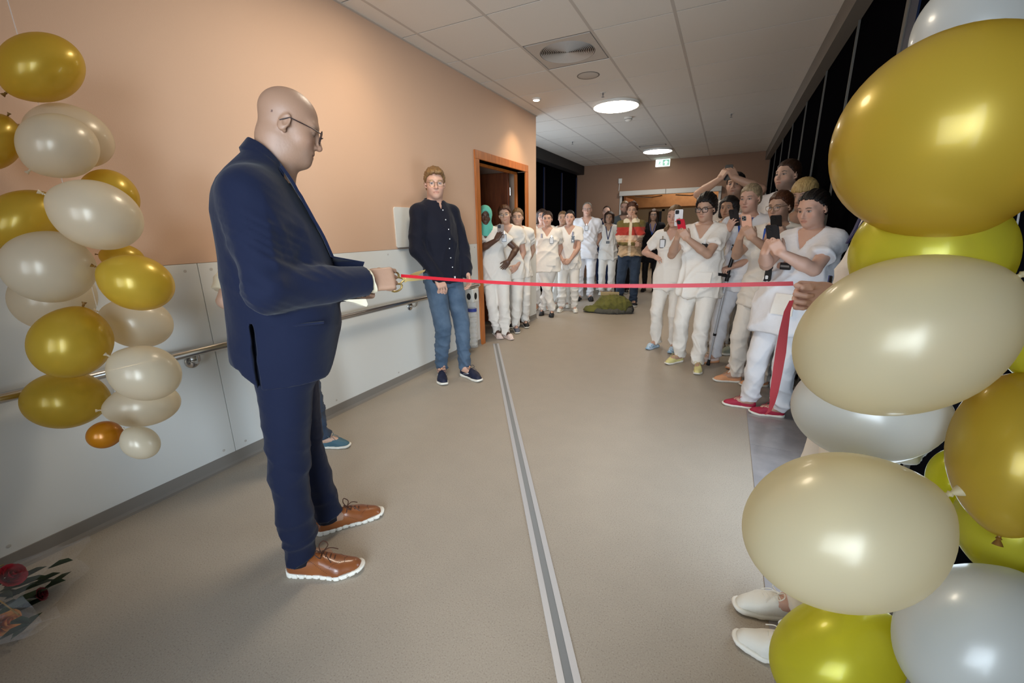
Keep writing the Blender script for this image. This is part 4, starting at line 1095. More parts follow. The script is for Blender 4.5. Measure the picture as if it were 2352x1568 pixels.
    for s in (1, -1):
        hp, kn, an = K[s]
        G.cone(hp + (0, -0.005, -0.005), kn, 0.060 * H * (0.6 + 0.4 * fat) * lw, 0.043 * H * lw, 0.025)
        G.cone(kn, kn + (an - kn) * 0.45, 0.043 * H * lw, 0.041 * H * lw * lg.get('calf', 1.0), 0.015)
        G.cone(kn + (an - kn) * 0.45, an + (0, 0, lg.get('hem', 0.0)), 0.041 * H * lw * lg.get('calf', 1.0), 0.036 * H * lw * lg.get('ankle', 1.0), 0.015)
    zc = [K[s][2][2] + lg.get('hem', 0.0) - 0.018 * H for s in (1, -1)]
    mid = 0.5 * (K[1][2][0] + K[-1][2][0])
    G.cut(lambda X, Y, Z: min(zc) - Z)
    if lg.get('skirt'):
        G.D[:] = 1.0; z0 = lg['skirt'] * H
        G.loft(stn([(lg['skirt'], 0.125 * fat, 0.105), (0.46, 0.115 * fat, 0.092), (0.52, 0.108 * fat, 0.083), (0.60, 0.09 * fat, 0.07)]), 2.2, 0.0)
    V, Q = G.net(1); n = vnormals(V, Q)
    amp = lg.get('fold', 0.020) * fold; wz = 0.35 + 0.9 * np.clip((0.30 * H - V[:, 2]) / (0.24 * H), 0, 1)
    f = creases(V * np.array([1, 1, 1.25]), seed, 0.8)
    V = V + n * (amp * wz * f)[:, None]
    link('skirt' if lg.get('skirt') else 'trousers', mesh_np('trousers', V, Q), lg.get('m', 'scrub'), root); TRI[0] += 2 * len(Q)
    if lg.get('skirt'):
        G = Field(np.arange(lo[0], hi[0], cres), np.arange(lo[1], hi[1], cres), np.arange(0.04, z0 + 0.08, cres))
        for s in (1, -1):
            hp, kn, an = K[s]; G.cone(hp, kn, 0.054 * H, 0.036 * H, 0.0); G.cone(kn, kn + (an - kn) * 0.4, 0.036 * H, 0.0345 * H, 0.01); G.cone(kn + (an - kn) * 0.4, an, 0.0345 * H, 0.025 * H, 0.01)
            V, Q = G.net(1); link('tights', mesh_np('tights', V, Q), 'tights', root); TRI[0] += 2 * len(Q); G.D[:] = 1
    # ---------------- top
    tp = dict(top or {}); inf = tp.get('loose', 1.0); hem = tp.get('hem', 0.435); ang = {}
    P = [Sh[1], Sh[-1], J[1][0], J[-1][0]] + ([J[1][1], J[-1][1]] if tp.get('sleeve', 0.62) > 0.9 else [])
    P = np.array(P); lo = np.minimum(P.min(0), [hip[0] - 0.15 * H * fat, hip[1] - 0.13 * H * fat, 0]) - 0.11; hi = np.maximum(P.max(0), [hip[0] + 0.15 * H * fat, hip[1] + 0.13 * H * fat, 0]) + 0.11
    lo[2] = min(hem * H, P[:, 2].min() - 0.07) - 0.03; hi[2] = max(0.90 * H, P[:, 2].max() + 0.08)
    G = Field(np.arange(lo[0], hi[0], cres), np.arange(lo[1], hi[1], cres), np.arange(lo[2], hi[2], cres))
    fl = tp.get('flare', 1.0); bust = tp.get('bust', 0.006 if not male else 0.0)
    body_st = [(hem - 0.03, 0.118 * fat * fl, 0.092 * fat * fl), (0.50, 0.116 * fat * (0.5 + 0.5 * fl), 0.089 * fat), (0.60, 0.104 * fat, 0.078 * fat), (0.69, 0.103 * (0.4 + 0.6 * fat), 0.075 + bust), (0.75, 0.104 * (0.6 + 0.4 * fat) * shw, 0.070 + bust * 0.6), (0.80, 0.094 * shw * (1.08 if male else 1), 0.054), (0.835, 0.066 * shw, 0.045), (0.855, 0.046, 0.040)]
    G.loft(stn([(z, w * (inf if z < 0.79 else 1), d * (inf if z < 0.79 else 1)) for z, w, d in body_st]), tp.get('n', 2.3), 0.0)
    sl = tp.get('sleeve', 0.62)
    for s in (1, -1):
        Ej, W, d, n, a = J[s]
        r0, r1 = tp.get('sr', (0.043, 0.043))
        r0 *= H * (0.75 + 0.25 * fat); r1 *= H * (0.75 + 0.25 * fat)
        G.cone(N + np.array([s * 0.02, -0.008, -0.006]) * H / 1.0 * np.array([1, 1, 1]), Sh[s] + (0, 0, -0.003 * H), 0.032 * H, 0.036 * H, 0.03)
        if sl <= 0.9:
            e = Sh[s] + (Ej - Sh[s]) * sl; G.cone(Sh[s] + (0, 0, -0.008 * H), e, r0, r1, 0.035)
            ax = nrm(Ej - Sh[s])
            def fcut(X, Y, Z, e=e, ax=ax, s=s):
                dd = (X - e[0]) * ax[0] + (Y - e[1]) * ax[1] + (Z - e[2]) * ax[2]
                rr = np.sqrt((X - e[0] - dd * ax[0]) ** 2 + (Y - e[1] - dd * ax[1]) ** 2 + (Z - e[2] - dd * ax[2]) ** 2)
                return np.minimum(np.minimum(dd, 0.075 * H - dd), r1 * 1.25 - rr)
            ang[s] = fcut
        else:
            G.cone(Sh[s] + (0, 0, -0.008 * H), Ej, r0, r1, 0.03); G.cone(Ej, Ej + (W - Ej) * (sl - 0.0 if sl < 1.01 else 1.0), r1, r1 * tp.get('cuff', 0.72), 0.012)
    for s, fc in ang.items(): G.cut(fc)
    hz = hem * H
    G.cut(lambda X, Y, Z: hz - Z + (tp.get('hemfn')(X, Y) if tp.get('hemfn') else 0))
    vd, vs = tp.get('v', (0.075, 0.62))      # depth of the V below the neck base, and half width per unit height
    nr = tp.get('neck', 0.040) * H
    Zv = N[2] - vd * H
    if vd > 0: G.cut(lambda X, Y, Z: np.minimum(((Z - Zv) * vs - np.abs(X - N[0])) * 0.85, Y - N[1] - 0.0), N + (-0.2, -0.2, -0.3), N + (0.2, 0.3, 0.2), 0.004)
    ax = nrm(Hc - N)
    G.cut(lambda X, Y, Z: np.minimum(nr - np.sqrt((X - N[0] - (Z - N[2]) * ax[0]) ** 2 + (Y - N[1] + 0.008 - (Z - N[2]) * ax[1]) ** 2), Z - N[2] + 0.03 * H), N + (-0.2, -0.2, -0.1), N + (0.2, 0.2, 0.25), 0.004)
    V, Q = G.net(1); n = vnormals(V, Q)
    amp = tp.get('fold', 0.030) * fold; keepz = np.clip((0.80 * H - V[:, 2]) / (0.06 * H), 0.25, 1)
    V = V + n * (amp * keepz * creases(V, seed + 11, tp.get('fs', 0.62)))[:, None]
    cols = tp['cols'](V, H) if tp.get('cols') else None
    link(tp.get('name', 'tunic'), mesh_np('top', V, Q, cols=cols), tp.get('m', 'scrub'), root); TRI[0] += 2 * len(Q)
    # ---------------- shoes
    st = dict(shoes or dict(style='sneaker', m='sh_white'))
    for s in (1, -1):
        f = ft[s]; sc = H / 1.72 * (0.98 if male else 0.90) * st.get('sc', 1.0); yw = math.radians(f[2])
        ps = (f[0] - math.sin(yw) * 0.045 * sc, f[1] + math.cos(yw) * 0.045 * sc, (f[3] if len(f) > 3 else 0.0))
        put_shoe(root, ps, -0 + f[2], st['style'], st['m'], st.get('sole', 'sole_white'), st.get('lace'), sc, f[4] if len(f) > 4 else 0.0, s < 0)
    if glasses: spectacles(root, Hc, R, hs, glasses.get('m', 'glasses'), glasses.get('shape', 'square'), glasses.get('w', 0.052), glasses.get('h', 0.040), glasses.get('r', 0.0016))
    info = dict(root=root, Hc=Hc, R=R, hs=hs, N=N, J=J, K=K, V=V, H=H, n=n)
    if phone_m:
        C, rgt, v, n = phone_m
        make_phone(root, C, rgt, v, n, phone)
    return info
def w_of(root, p):
    c, s = math.cos(root.rotation_euler[2]), math.sin(root.rotation_euler[2])
    return np.array([root.location[0] + c * p[0] - s * p[1], root.location[1] + s * p[0] + c * p[1], p[2]])
def v_of(root, p):
    c, s = math.cos(root.rotation_euler[2]), math.sin(root.rotation_euler[2]); return np.array([c * p[0] - s * p[1], s * p[0] + c * p[1], p[2]])
def to_local(pos, dirv, P):
    """world point into the frame of a figure at pos facing dirv"""
    d = nrm(np.array([dirv[0], dirv[1], 0.0])); r = np.array([d[1], -d[0]]); q = np.asarray(P)[:2] - np.asarray(pos)[:2]
    return np.array([q @ r, q @ d[:2], P[2]])
def surf(info, x, z, back=False):
    """point on the front of the clothing at local x, z"""
    V = info['V']; m = (np.abs(V[:, 0] - x) < 0.025) & (np.abs(V[:, 2] - z) < 0.025)
    y = V[m, 1].max() if m.any() else 0.1
    return np.array([x, y, z])
def make_phone(root, C, rgt, v, n, ph):
    w, h, t = 0.074, 0.152, 0.009
    wC = w_of(root, C); wr, wv, wn = (v_of(root, a) for a in (rgt, v, n))
    o = empty('phone', wC, 0, ph['label'], 'phone', 'phones held up by the crowd'); o.matrix_world = frame_mat(wC, wr, wv, wn)
    if np.cross(wr, wv) @ wn < 0: o.matrix_world = frame_mat(wC, -wr, wv, wn)
    MB().prism(rrect(w, h, 0.011), -t / 2, t / 2).obj('phone_case', ph['m'], o, bevel=0.002)
    MB().prism(rrect(w - 0.008, h - 0.008, 0.008), t / 2, t / 2 + 0.0006).obj('screen', M['screen'], o)
    c = MB().prism(rrect(0.034, 0.036, 0.009, 4, 0.015, 0.052), -t / 2 - 0.0022, -t / 2).obj('camera_bump', ph.get('bump', 'black_plastic'), o, bevel=0.001)
    for x, y in ((0.008, 0.060), (0.008, 0.044), (0.023, 0.052)):
        MB().lathe([(0.0062, -t / 2 - 0.0022), (0.0062, -t / 2 - 0.004), (0.0045, -t / 2 - 0.0042)], 14, Matrix.Translation((x, y, 0))).obj('camera_lens', 'black_plastic', c)
    if ph.get('ring'):
        MB().tube([(0.016 * math.cos(a), -0.02 + 0.016 * math.sin(a), -t / 2 - 0.003) for a in np.linspace(0, 2 * math.pi, 20)[:-1]], 0.003, 6, closed=True).obj('grip_ring', 'steel', o, smooth=True)
    return o
M['screen'] = mat('phone_screen', (0.02, 0.02, 0.025, 1), 0.1)
for n_, c in (('ph_black', (26, 26, 30)), ('ph_white', (222, 222, 224)), ('ph_red', (196, 36, 56)), ('ph_pink', (226, 176, 152)), ('ph_grey', (150, 136, 128))):
    M[n_] = mat(n_ + '_case', srgb(*c), 0.35)
def badge(info, x, z, clip='cow', card=True):
    """items clipped on the chest pocket"""
    root = info['root']; p = surf(info, x, z); f = frame_mat(p + (0, 0.004, 0), (1, 0, 0), (0, 0, 1), (0, -1, 0))
    if clip == 'card':
        b = MB().prism(rrect(0.056, 0.088, 0.006), -0.004, 0.0, f).obj('id_badge', 'black_plastic', root)
        MB().prism(rrect(0.046, 0.076, 0.004), -0.0052, -0.004, f).obj('badge_card', 'card', b)
        MB().box((-0.006, 0.044, -0.006), (0.006, 0.075, -0.001), f).obj('badge_clip', 'steel', b)
    elif clip == 'cow':
        P = [(-0.016, 0.045), (-0.024, 0.052), (-0.026, 0.040), (-0.020, 0.030), (-0.022, 0.0), (-0.022, -0.032), (-0.026, -0.048), (-0.010, -0.050), (0.0, -0.040), (0.010, -0.050), (0.026, -0.048), (0.022, -0.032), (0.022, 0.0), (0.020, 0.030), (0.026, 0.040), (0.024, 0.052), (0.016, 0.045)]
        b = MB().prism(P[::-1], -0.008, 0.0, f).obj('key_holder', 'black_plastic', root)
        MB().box((-0.004, 0.044, -0.006), (0.004, 0.085, -0.002), f).obj('badge_strap', 'card', b)
        MB().prism(rrect(0.020, 0.024, 0.006, 4, 0.004, -0.022), -0.0095, -0.008, f).obj('white_patch', 'card', b)
    elif clip == 'box':
        b = MB().prism(rrect(0.066, 0.044, 0.006), -0.010, 0.0, f).obj('card_reader', 'black_plastic', root)
        MB().box((-0.028, -0.006, -0.0108), (0.028, 0.006, -0.010), f).obj('badge_card', 'grey_plastic', b)
    elif clip == 'pens':
        for i, c in enumerate(('black_plastic', 'blue_label')):
            MB().tube([tuple(f @ Vector((-0.010 + 0.016 * i, -0.02, -0.004))), tuple(f @ Vector((-0.013 + 0.017 * i, 0.040, -0.005)))], 0.0045, 6).obj('pen', c, root)
def lanyard(info, z, m='lanyard', x=0.0, hold='box'):
    root = info['root']; N = info['N']; H = info['H']
    p = surf(info, x, z)
    for s in (1, -1):
        pts = [N + np.array([s * 0.052, -0.03, 0.028])]
        for t in (0.12, 0.35, 0.6, 0.85, 1.0):
            xx = s * 0.058 * (1 - t) + x * t + N[0] * (1 - t); zz = (N[2] - 0.005) * (1 - t) + z * t; q = surf(info, xx, zz); pts.append(q + np.array([0, 0.006, 0]))
        MB().tube(pts, 0.0075, 6, flat=0.35).obj('lanyard', m, root)
def pocket(info, x, z, w=0.10, h=0.11):
    """patch pocket following the cloth"""
    root = info['root']; n = 5; V = []
    for k in (0.0035, -0.004):
        for j in range(n):
            for i in range(n):
                px = x + (i / (n - 1) - 0.5) * w; pz = z + (j / (n - 1) - 0.5) * h; p = surf(info, px, pz); V.append(p + (0, k + 0.002, 0))
    F = []
    for j in range(n - 1):
        for i in range(n - 1):
            a = j * n + i; F.append((a, a + 1, a + n + 1, a + n)); b = a + n * n; F.append((b + n, b + n + 1, b + 1, b))
    rim = [i for i in range(n)] + [j * n + n - 1 for j in range(1, n)] + [(n - 1) * n + i for i in range(n - 2, -1, -1)] + [j * n for j in range(n - 2, 0, -1)]
    for a, b in zip(rim, rim[1:] + rim[:1]): F.append((b, a, a + n * n, b + n * n))
    MB().add(V, F).obj('pocket', 'scrub', root, smooth=True)

from mathutils.bvhtree import BVHTree

# ================================================================== THE MAN IN THE NAVY SUIT
def hero():
    pos = np.array([-1.365, 0.985]); dv = nrm(np.array([0.62, 0.785, 0])); rz = math.atan2(-dv[0], dv[1])
    root = empty('person', (pos[0], pos[1], 0), rz, 'bald man in navy suit and glasses looking down and cutting the red ribbon', 'person')
    H = 1.78; hs = 0.935
    Hc = np.array([0.0, 0.062, 1.632]); R = rotm(0, 21); N = np.array([0.0, -0.035, 1.485])
    Sh = {1: np.array([0.172, -0.070, 1.430]), -1: np.array([-0.172, -0.060, 1.430])}
    W = {1: np.array([0.085, 0.250, 1.120]), -1: np.array([-0.045, 0.195, 1.08])}
    E = {1: np.array([0.250, -0.055, 1.132]), -1: np.array([-0.245, -0.055, 1.12])}
    hp = {1: np.array([0.09, -0.055, 0.88]), -1: np.array([-0.09, -0.055, 0.88])}
    an = {1: np.array([0.088, -0.110, 0.085]), -1: np.array([-0.130, -0.005, 0.085])}
    kn = {1: np.array([0.098, -0.098, 0.47]), -1: np.array([-0.115, -0.050, 0.47])}
    cx = [(-0.10, 0.10, 0.0030)]; cy = [(-0.06, 0.20, 0.0030), (0.2, 0.42, 0.0040)]; cz = [(1.49, 1.80, 0.0030), (1.02, 1.19, 0.0042)]
    F = Field(make_axis(-0.34, 0.34, 0.014, cx), make_axis(-0.22, 0.46, 0.014, cy), make_axis(0.03, 1.82, 0.014, cz))
    F.loft([(0.80, 0, -0.04, 0.15, 0.12), (1.0, 0, -0.025, 0.16, 0.14), (1.2, 0, -0.03, 0.17, 0.13), (1.35, 0, -0.05, 0.16, 0.11), (1.43, 0, -0.05, 0.13, 0.085), (1.49, 0, -0.03, 0.075, 0.06)], 2.2, 0.0)
    F.cone((0, -0.020, 1.42), (0, 0.027, 1.58), 0.066, 0.058, 0.03)
    F.ell((0, 0.050, 1.540), (0.048, 0.050, 0.036), R, 0.03)
    for s in (1, -1):
        F.cone(N + (0, -0.01, -0.02), Sh[s], 0.045, 0.045, 0.03)
        F.cone(Sh[s], E[s], 0.052, 0.042, 0.02); F.cone(E[s], W[s], 0.042, 0.030, 0.012)
        F.cone(hp[s], kn[s], 0.078, 0.055, 0.02); F.cone(kn[s], an[s], 0.052, 0.035, 0.01); F.cone(an[s] - (0, 0, 0.015), an[s] + (0, 0.09, -0.045), 0.036, 0.025, 0.02)
    d1 = nrm(np.array([-0.10, 0.96, 0.04])); hand(F, W[1], d1, (-0.92, 0.05, -0.38), 1, 1.0, (56, 74, 50), (24, 34), 2.0, (44, 66, 46))
    d2 = nrm(np.array([0.45, 0.86, 0.05])); hand(F, W[-1], d2, (0.80, -0.25, 0.2), -1, 1.0, (48, 55, 40), (30, 30))
    head_shape(F, Hc, R, hs, 1.0, 1.04, 1.0, 1.1, cran=0.095)
    T = lambda p: Hc + R @ (np.asarray(p, float) * hs)
    F.ell(T((0, -0.040, -0.052)), (0.052, 0.050, 0.062), R, 0.03)
    V, Q = F.net(1)
    sk = np.array((0.33, 0.19, 0.122))
    cols = head_colours(V, Hc, R, hs, sk, (0.34, 0.21, 0.14), 0.35, None, 0.10, closed=True)
    q = (V - Hc) @ R / hs
    mole = ((q[:, 1] + 0.055) ** 2 + (q[:, 2] - 0.012) ** 2 < 0.0026 ** 2) & (q[:, 0] > 0.03); cols[mole] = (0.08, 0.03, 0.02)
    link('body', mesh_np('body', V, Q, cols=cols), 'skin', root); TRI[0] += 2 * len(Q)
    g = spectacles(root, Hc, R, hs, 'glasses', 'square', 0.054, 0.042, 0.0017)
    # trousers
    h = 0.0085
    G = Field(np.arange(-0.26, 0.26, h), np.arange(-0.25, 0.20, h), np.arange(0.03, 1.0, h))
    G.loft([(0.78, 0, -0.055, 0.165, 0.105), (0.88, 0, -0.055, 0.18, 0.12), (0.98, 0, -0.035, 0.18, 0.14)], 2.2, 0.0)
    for s in (1, -1):
        G.cone(hp[s] + (0, 0.0, -0.02), kn[s], 0.097, 0.066, 0.025); G.cone(kn[s], kn[s] + (an[s] - kn[s]) * 0.5, 0.066, 0.062, 0.02); G.cone(kn[s] + (an[s] - kn[s]) * 0.5, an[s] + (0, 0.005, -0.02), 0.062, 0.058, 0.02)
        G.cone(kn[s] + (0, 0.078, 0.3), kn[s] + (0, 0.056, 0), 0.010, 0.012, 0.03)
    G.cut(lambda X, Y, Z: np.where(X > 0, 0.070 + (Y + 0.1) * 0.22, 0.072 + (Y) * 0.22) - Z)
    V, Q = G.net(1); n = vnormals(V, Q)
    w = np.exp(-((V[:, 2] - 0.14) / 0.10) ** 2) + 0.55 * np.exp(-((V[:, 2] - 0.50) / 0.12) ** 2) + 0.25
    V = V + n * (0.011 * w * creases(V * np.array([1, 1, 1.3]), 5, 0.6))[:, None]
    link('trousers', mesh_np('trousers', V, Q), 'navy_suit', root); TRI[0] += 2 * len(Q)
    # jacket
    h = 0.0075
    G = Field(np.arange(-0.40, 0.40, h), np.arange(-0.28, 0.36, h), np.arange(0.77, 1.61, h))
    G.loft([(0.79, 0, -0.058, 0.198, 0.158), (0.88, 0, -0.054, 0.210, 0.176), (0.97, 0, -0.035, 0.214, 0.181), (1.08, 0, -0.026, 0.208, 0.183), (1.17, 0, -0.028, 0.208, 0.177), (1.26, 0, -0.037, 0.212, 0.163),
            (1.34, 0, -0.050, 0.214, 0.149), (1.41, 0, -0.060, 0.204, 0.132), (1.46, 0, -0.062, 0.172, 0.112), (1.495, 0, -0.046, 0.125, 0.093), (1.53, 0, -0.026, 0.095, 0.076), (1.565, 0, -0.002, 0.074, 0.060), (1.585, 0, 0.002, 0.070, 0.058)], 2.25, 0.0)
    for s in (1, -1):
        G.cone(Sh[s] + (0, 0, -0.015), E[s], 0.074, 0.066, 0.05)
        G.cone(E[s], E[s] + (W[s] - E[s]) * 0.55, 0.070, 0.061, 0.015); G.cone(E[s] + (W[s] - E[s]) * 0.55, W[s] - nrm(W[s] - E[s]) * 0.0, 0.061, 0.054, 0.015)
        ax = nrm(W[s] - E[s]); e = W[s] - ax * 0.012
        G.cut(lambda X, Y, Z, e=e, ax=ax: np.minimum((X - e[0]) * ax[0] + (Y - e[1]) * ax[1] + (Z - e[2]) * ax[2], 0.10 - np.sqrt((X - e[0]) ** 2 + (Y - e[1]) ** 2 + (Z - e[2]) ** 2)))
    # open front: V to the button, cut-away quarters below, neck opening, curved hem
    G.cut(lambda X, Y, Z: np.minimum((Z - 1.08) * 0.27 - np.abs(X), Y - 0.02), k=0.004)
    G.cut(lambda X, Y, Z: np.minimum(Z - (1.582 - np.maximum(Y + 0.062, 0) * 1.0), 0.14 - np.abs(X)), k=0.01)
    G.cut(lambda X, Y, Z: np.minimum(0.061 - np.sqrt(X ** 2 + (Y - 0.010 + (1.52 - Z) * 0.30) ** 2), Z - 1.475), k=0.004)
    G.cut(lambda X, Y, Z: np.maximum(np.where(Y < -0.175, 0.868, 0.798 + 0.06 * np.clip((-0.13 - Y) / 0.05, 0, 1)) - Z, np.minimum((np.maximum(0, Y - 0.055) ** 2) * 20 + 0.795 - Z, 0.98 - Z)))
    G.cut(lambda X, Y, Z: np.minimum((0.0045 - np.abs(Y + 0.122 + (1.02 - Z) * 0.05)), np.minimum(np.abs(X) - 0.13, 1.02 - Z)))
    V, Q = G.net(1); n = vnormals(V, Q)
    el = sum(np.exp(-(np.linalg.norm(V - E[s], axis=1) / 0.12) ** 2) for s in (1, -1)); arm = np.clip((np.abs(V[:, 0]) - 0.15) / 0.05, 0, 1) * np.exp(-((V[:, 2] - 1.27) / 0.13) ** 2)
    fr = sum(np.exp(-((V[:, 1] - 0.12) / 0.10) ** 2 - ((V[:, 2] - 1.12) / 0.06) ** 2) for s in (1,))
    d = np.sin(V[:, 1] * 62 + V[:, 2] * 88 + 1.8 * np.sin(V[:, 2] * 30 + V[:, 1] * 18)); d = 1 - 1.5 * np.abs(d)
    V = V + n * (0.0022 * np.clip(arm + 0.7 * el, 0, 1.2) * d + 0.010 * arm * creases(V, 4, 0.5) + 0.016 * el * creases(V, 3, 0.55) + 0.006 * fr * creases(V, 8, 0.5) + 0.005 * creases(V, 9, 0.4))[:, None]
    jk = link('suit_jacket', mesh_np('jacket', V, Q), 'navy_suit', root); TRI[0] += 2 * len(Q)
    Vj = V
    def skin_at(x, z, fwd=True):
        m = (np.abs(Vj[:, 0] - x) < 0.02) & (np.abs(Vj[:, 2] - z) < 0.02)
        return Vj[m, 1].max() if m.any() else 0.1
    # collar and lapels
    for s in (1, -1):
        mb = MB(); Pn = []
        path = [(0.0, -0.066, 1.584, 0.030), (0.042, -0.054, 1.578, 0.032), (0.070, -0.022, 1.556, 0.036), (0.079, 0.010, 1.520, 0.040), (0.076, 0.035, 1.475, 0.052), (0.070, 0.066, 1.41, 0.062), (0.058, 0.10, 1.33, 0.064), (0.040, 0.125, 1.24, 0.052), (0.018, 0.145, 1.15, 0.026), (0.006, 0.15, 1.10, 0.008)]
        V2 = []; F2 = []; path = catmull(path, 4)
        for k, (x, y, z, wd) in enumerate(path):
            if k < 14:
                o = nrm(np.array([x, y + 0.02, 0]))
                a = np.array([x, y, z]); b = a + o * 0.026 + np.array([0, 0, -wd])
            else:
                a = np.array([x, max(y, skin_at(s * x, z) - 0.004), z]); xb = x + wd; b = np.array([xb, skin_at(s * xb, z - 0.01) + 0.004, z - 0.006])
            nv = np.array([0.25, 0.9, 0.3]) * 0.004 if k >= 14 else nrm(np.array([x, y + 0.02, 0.4])) * 0.0055
            for p in (a + nv, b + nv, b - nv * 1.5, a - nv * 1.5): V2.append((s * p[0], p[1], p[2]))
        for k in range(len(path) - 1):
            for c in range(4):
                q4 = (k * 4 + c, k * 4 + (c + 1) % 4, (k + 1) * 4 + (c + 1) % 4, (k + 1) * 4 + c); F2.append(q4 if s < 0 else q4[::-1])
        mb.add(V2, F2).obj('lapel', 'navy_suit', jk, smooth=True)
    # dark shirt inside the V
    G = Field(np.arange(-0.12, 0.12, 0.008), np.arange(-0.06, 0.22, 0.008), np.arange(1.0, 1.50, 0.008))
    G.loft([(1.0, 0, -0.026, 0.15, 0.166), (1.17, 0, -0.028, 0.16, 0.164), (1.26, 0, -0.037, 0.16, 0.150), (1.34, 0, -0.05, 0.15, 0.135), (1.41, 0, -0.055, 0.12, 0.115), (1.455, 0, -0.04, 0.095, 0.09)], 2.2, 0.0)
    G.cut(lambda X, Y, Z: 0.03 - Y); V, Q = G.net(1); link('shirt', mesh_np('shirt', V, Q), 'navy_dark', root); TRI[0] += 2 * len(Q)
    # sleeve buttons, hip pocket flap, shirt cuff
    ax = nrm(W[1] - E[1]); sd = nrm(np.cross(ax, (0, 0, 1)))
    for k in range(4):
        p = W[1] - ax * (0.035 + 0.018 * k) + np.array([0, 0, -0.052]) + sd * 0.016
        MB().lathe([(0.0, -0.003), (0.006, -0.003), (0.007, 0.0), (0.0, 0.002)], 12, frame_mat(p, ax, np.cross((0, 0, -1), ax), (0, 0, -1)), cap=False).obj('sleeve_button', 'black_plastic', jk)
    MB().box((0.2005, -0.07, 1.005), (0.214, 0.085, 1.012)).obj('pocket_welt', 'navy_suit', jk, bevel=0.002)
    cf = MB(); L1 = W[1] + ax * 0.006
    c0 = []
    for k in range(20):
        a = 2 * math.pi * k / 20; uu = sd * math.cos(a) + np.cross(ax, sd) * math.sin(a); c0.append((L1 - ax * 0.05 + uu * 0.040, L1 + uu * 0.046 + ax * (-0.012 + 0.026 * max(0, -uu[2]))))
    V2 = [p for ab in c0 for p in ab]; F2 = [(2 * k, 2 * ((k + 1) % 20), 2 * ((k + 1) % 20) + 1, 2 * k + 1) for k in range(20)]
    wd = [W[1] - ax * a_ + np.array([0, 0, z_]) for a_, z_ in ((0.14, -0.052), (0.085, -0.066), (0.035, -0.088), (0.028, -0.080), (0.034, -0.060))]
    nv = len(wd); V3 = [q + sd * 0.022 for q in wd] + [q - sd * 0.022 for q in wd]
    MB().add(V3, [tuple(range(nv)), tuple(reversed(range(nv, 2 * nv)))] + [(i, nv + i, nv + (i + 1) % nv, (i + 1) % nv) for i in range(nv)]).obj('cuff_end', 'cream_cloth', root, smooth=True)
    cf.add(V2, F2).obj('shirt_cuff', 'cream_cloth', root, smooth=True)
    # socks and shoes
    for s, yaw in ((1, -24), (-1, 3)):
        a = an[s]
        MB().tube([a + (0, 0, -0.03), a + (0, 0, 0.04)], 0.048, 16).obj('sock', 'sock', root, smooth=True)
        yw = math.radians(yaw)
        o = put_shoe(root, (a[0] - math.sin(yw) * 0.045, a[1] + math.cos(yw) * 0.045, 0.0), yaw, 'brogue', 'leather', 'sole_white', 'leather_dark', 1.06, 0, s < 0)
        # punched holes along the wing tip and the side seam
        me = o.data; bv = BVHTree.FromPolygons([tuple(v.co) for v in me.vertices], [tuple(p.vertices) for p in me.polygons]); mb = MB(); pts = []
        for k in range(25):
            t = -1 + 2 * k / 24; pts.append(((0.040 * t, 0.128 - 0.052 * abs(t) - 0.010 * math.cos(t * 9) * (abs(t) < 0.4), 0.2), (0, 0, -1)))
        for sx in (-1, 1):
            for k in range(16):
                t = k / 15; pts.append(((sx * 0.2, 0.066 - 0.085 * t, 0.030 + 0.040 * math.sin(t * 1.5)), (-sx, 0, 0)))
        for p0, dr in pts:
            hit, nn_, _, _ = bv.ray_cast(Vector(p0), Vector(dr))
            if hit is None: continue
            q = nn_.to_track_quat('Z', 'Y').to_matrix().to_4x4(); q.translation = hit
            mb.lathe([(0.0, 0.0008), (0.0013, 0.0006), (0.0016, -0.002)], 6, q, cap=False)
        b = mb.obj('brogue_holes', 'leather_dark', o); b['kind'] = 'stuff'
    return root, W, Hc
man, mW, mHc = hero()

# ================================================================== EVERYBODY ELSE
def floor_at(u, v): return at_z(u, v, 0.0)[:2]
def near_plane(pos, u, v, off=0.0):
    """where the ray of a pixel meets the upright plane through pos, off metres nearer"""
    pos = np.asarray(pos, float)[:2]; h = nrm(pos); d = ray(u, v); t = (np.linalg.norm(pos) - off) / (d[:2] @ h); return CAMP + d * t
def who(label, foot, topv, look, arms=None, ph=None, **k):
    """foot: floor pixel or (x, y); topv: height in m; face: world point looked at; arms: {'R': (u, v, off, extra)}"""
    pos = floor_at(*foot) if max(abs(foot[0]), abs(foot[1])) > 30 else np.array(foot, float)
    dv = np.array([look[0] - pos[0], look[1] - pos[1]])
    if isinstance(topv, tuple): topv = float(near_plane(pos, *topv)[2])
    kw = dict(k)
    for s, key in (('R', 'armR'), ('L', 'armL')):
        if arms and s in arms:
            a = arms[s]
            if isinstance(a, str): kw[key] = dict(hide=True, w=(0.10 if s == 'R' else -0.10, -0.16, 0.52 * topv), hint=((1 if s == 'R' else -1) * 1.0, -0.6, 0), n=(0, -1, 0))
            else:
                e = dict(a[3]) if len(a) > 3 else {}
                e['w'] = to_local(pos, dv, near_plane(pos, a[0], a[1], a[2])); kw[key] = e
    if ph:
        p = dict(ph); p['at'] = to_local(pos, dv, near_plane(pos, *ph['px'])); kw['phone'] = p
    return person(label, pos, topv, dv, **kw)
FOCUS = (-1.0, 1.6)
def v_of_world(v, dirv):
    d = nrm(np.array([dirv[0], dirv[1], 0.0])); r = np.array([d[1], -d[0], 0.0]); v = np.asarray(v, float); return np.array([v @ r, v @ d, v[2]])
SN = lambda m, st='sneaker', **k: dict(style=st, m=m, **k)
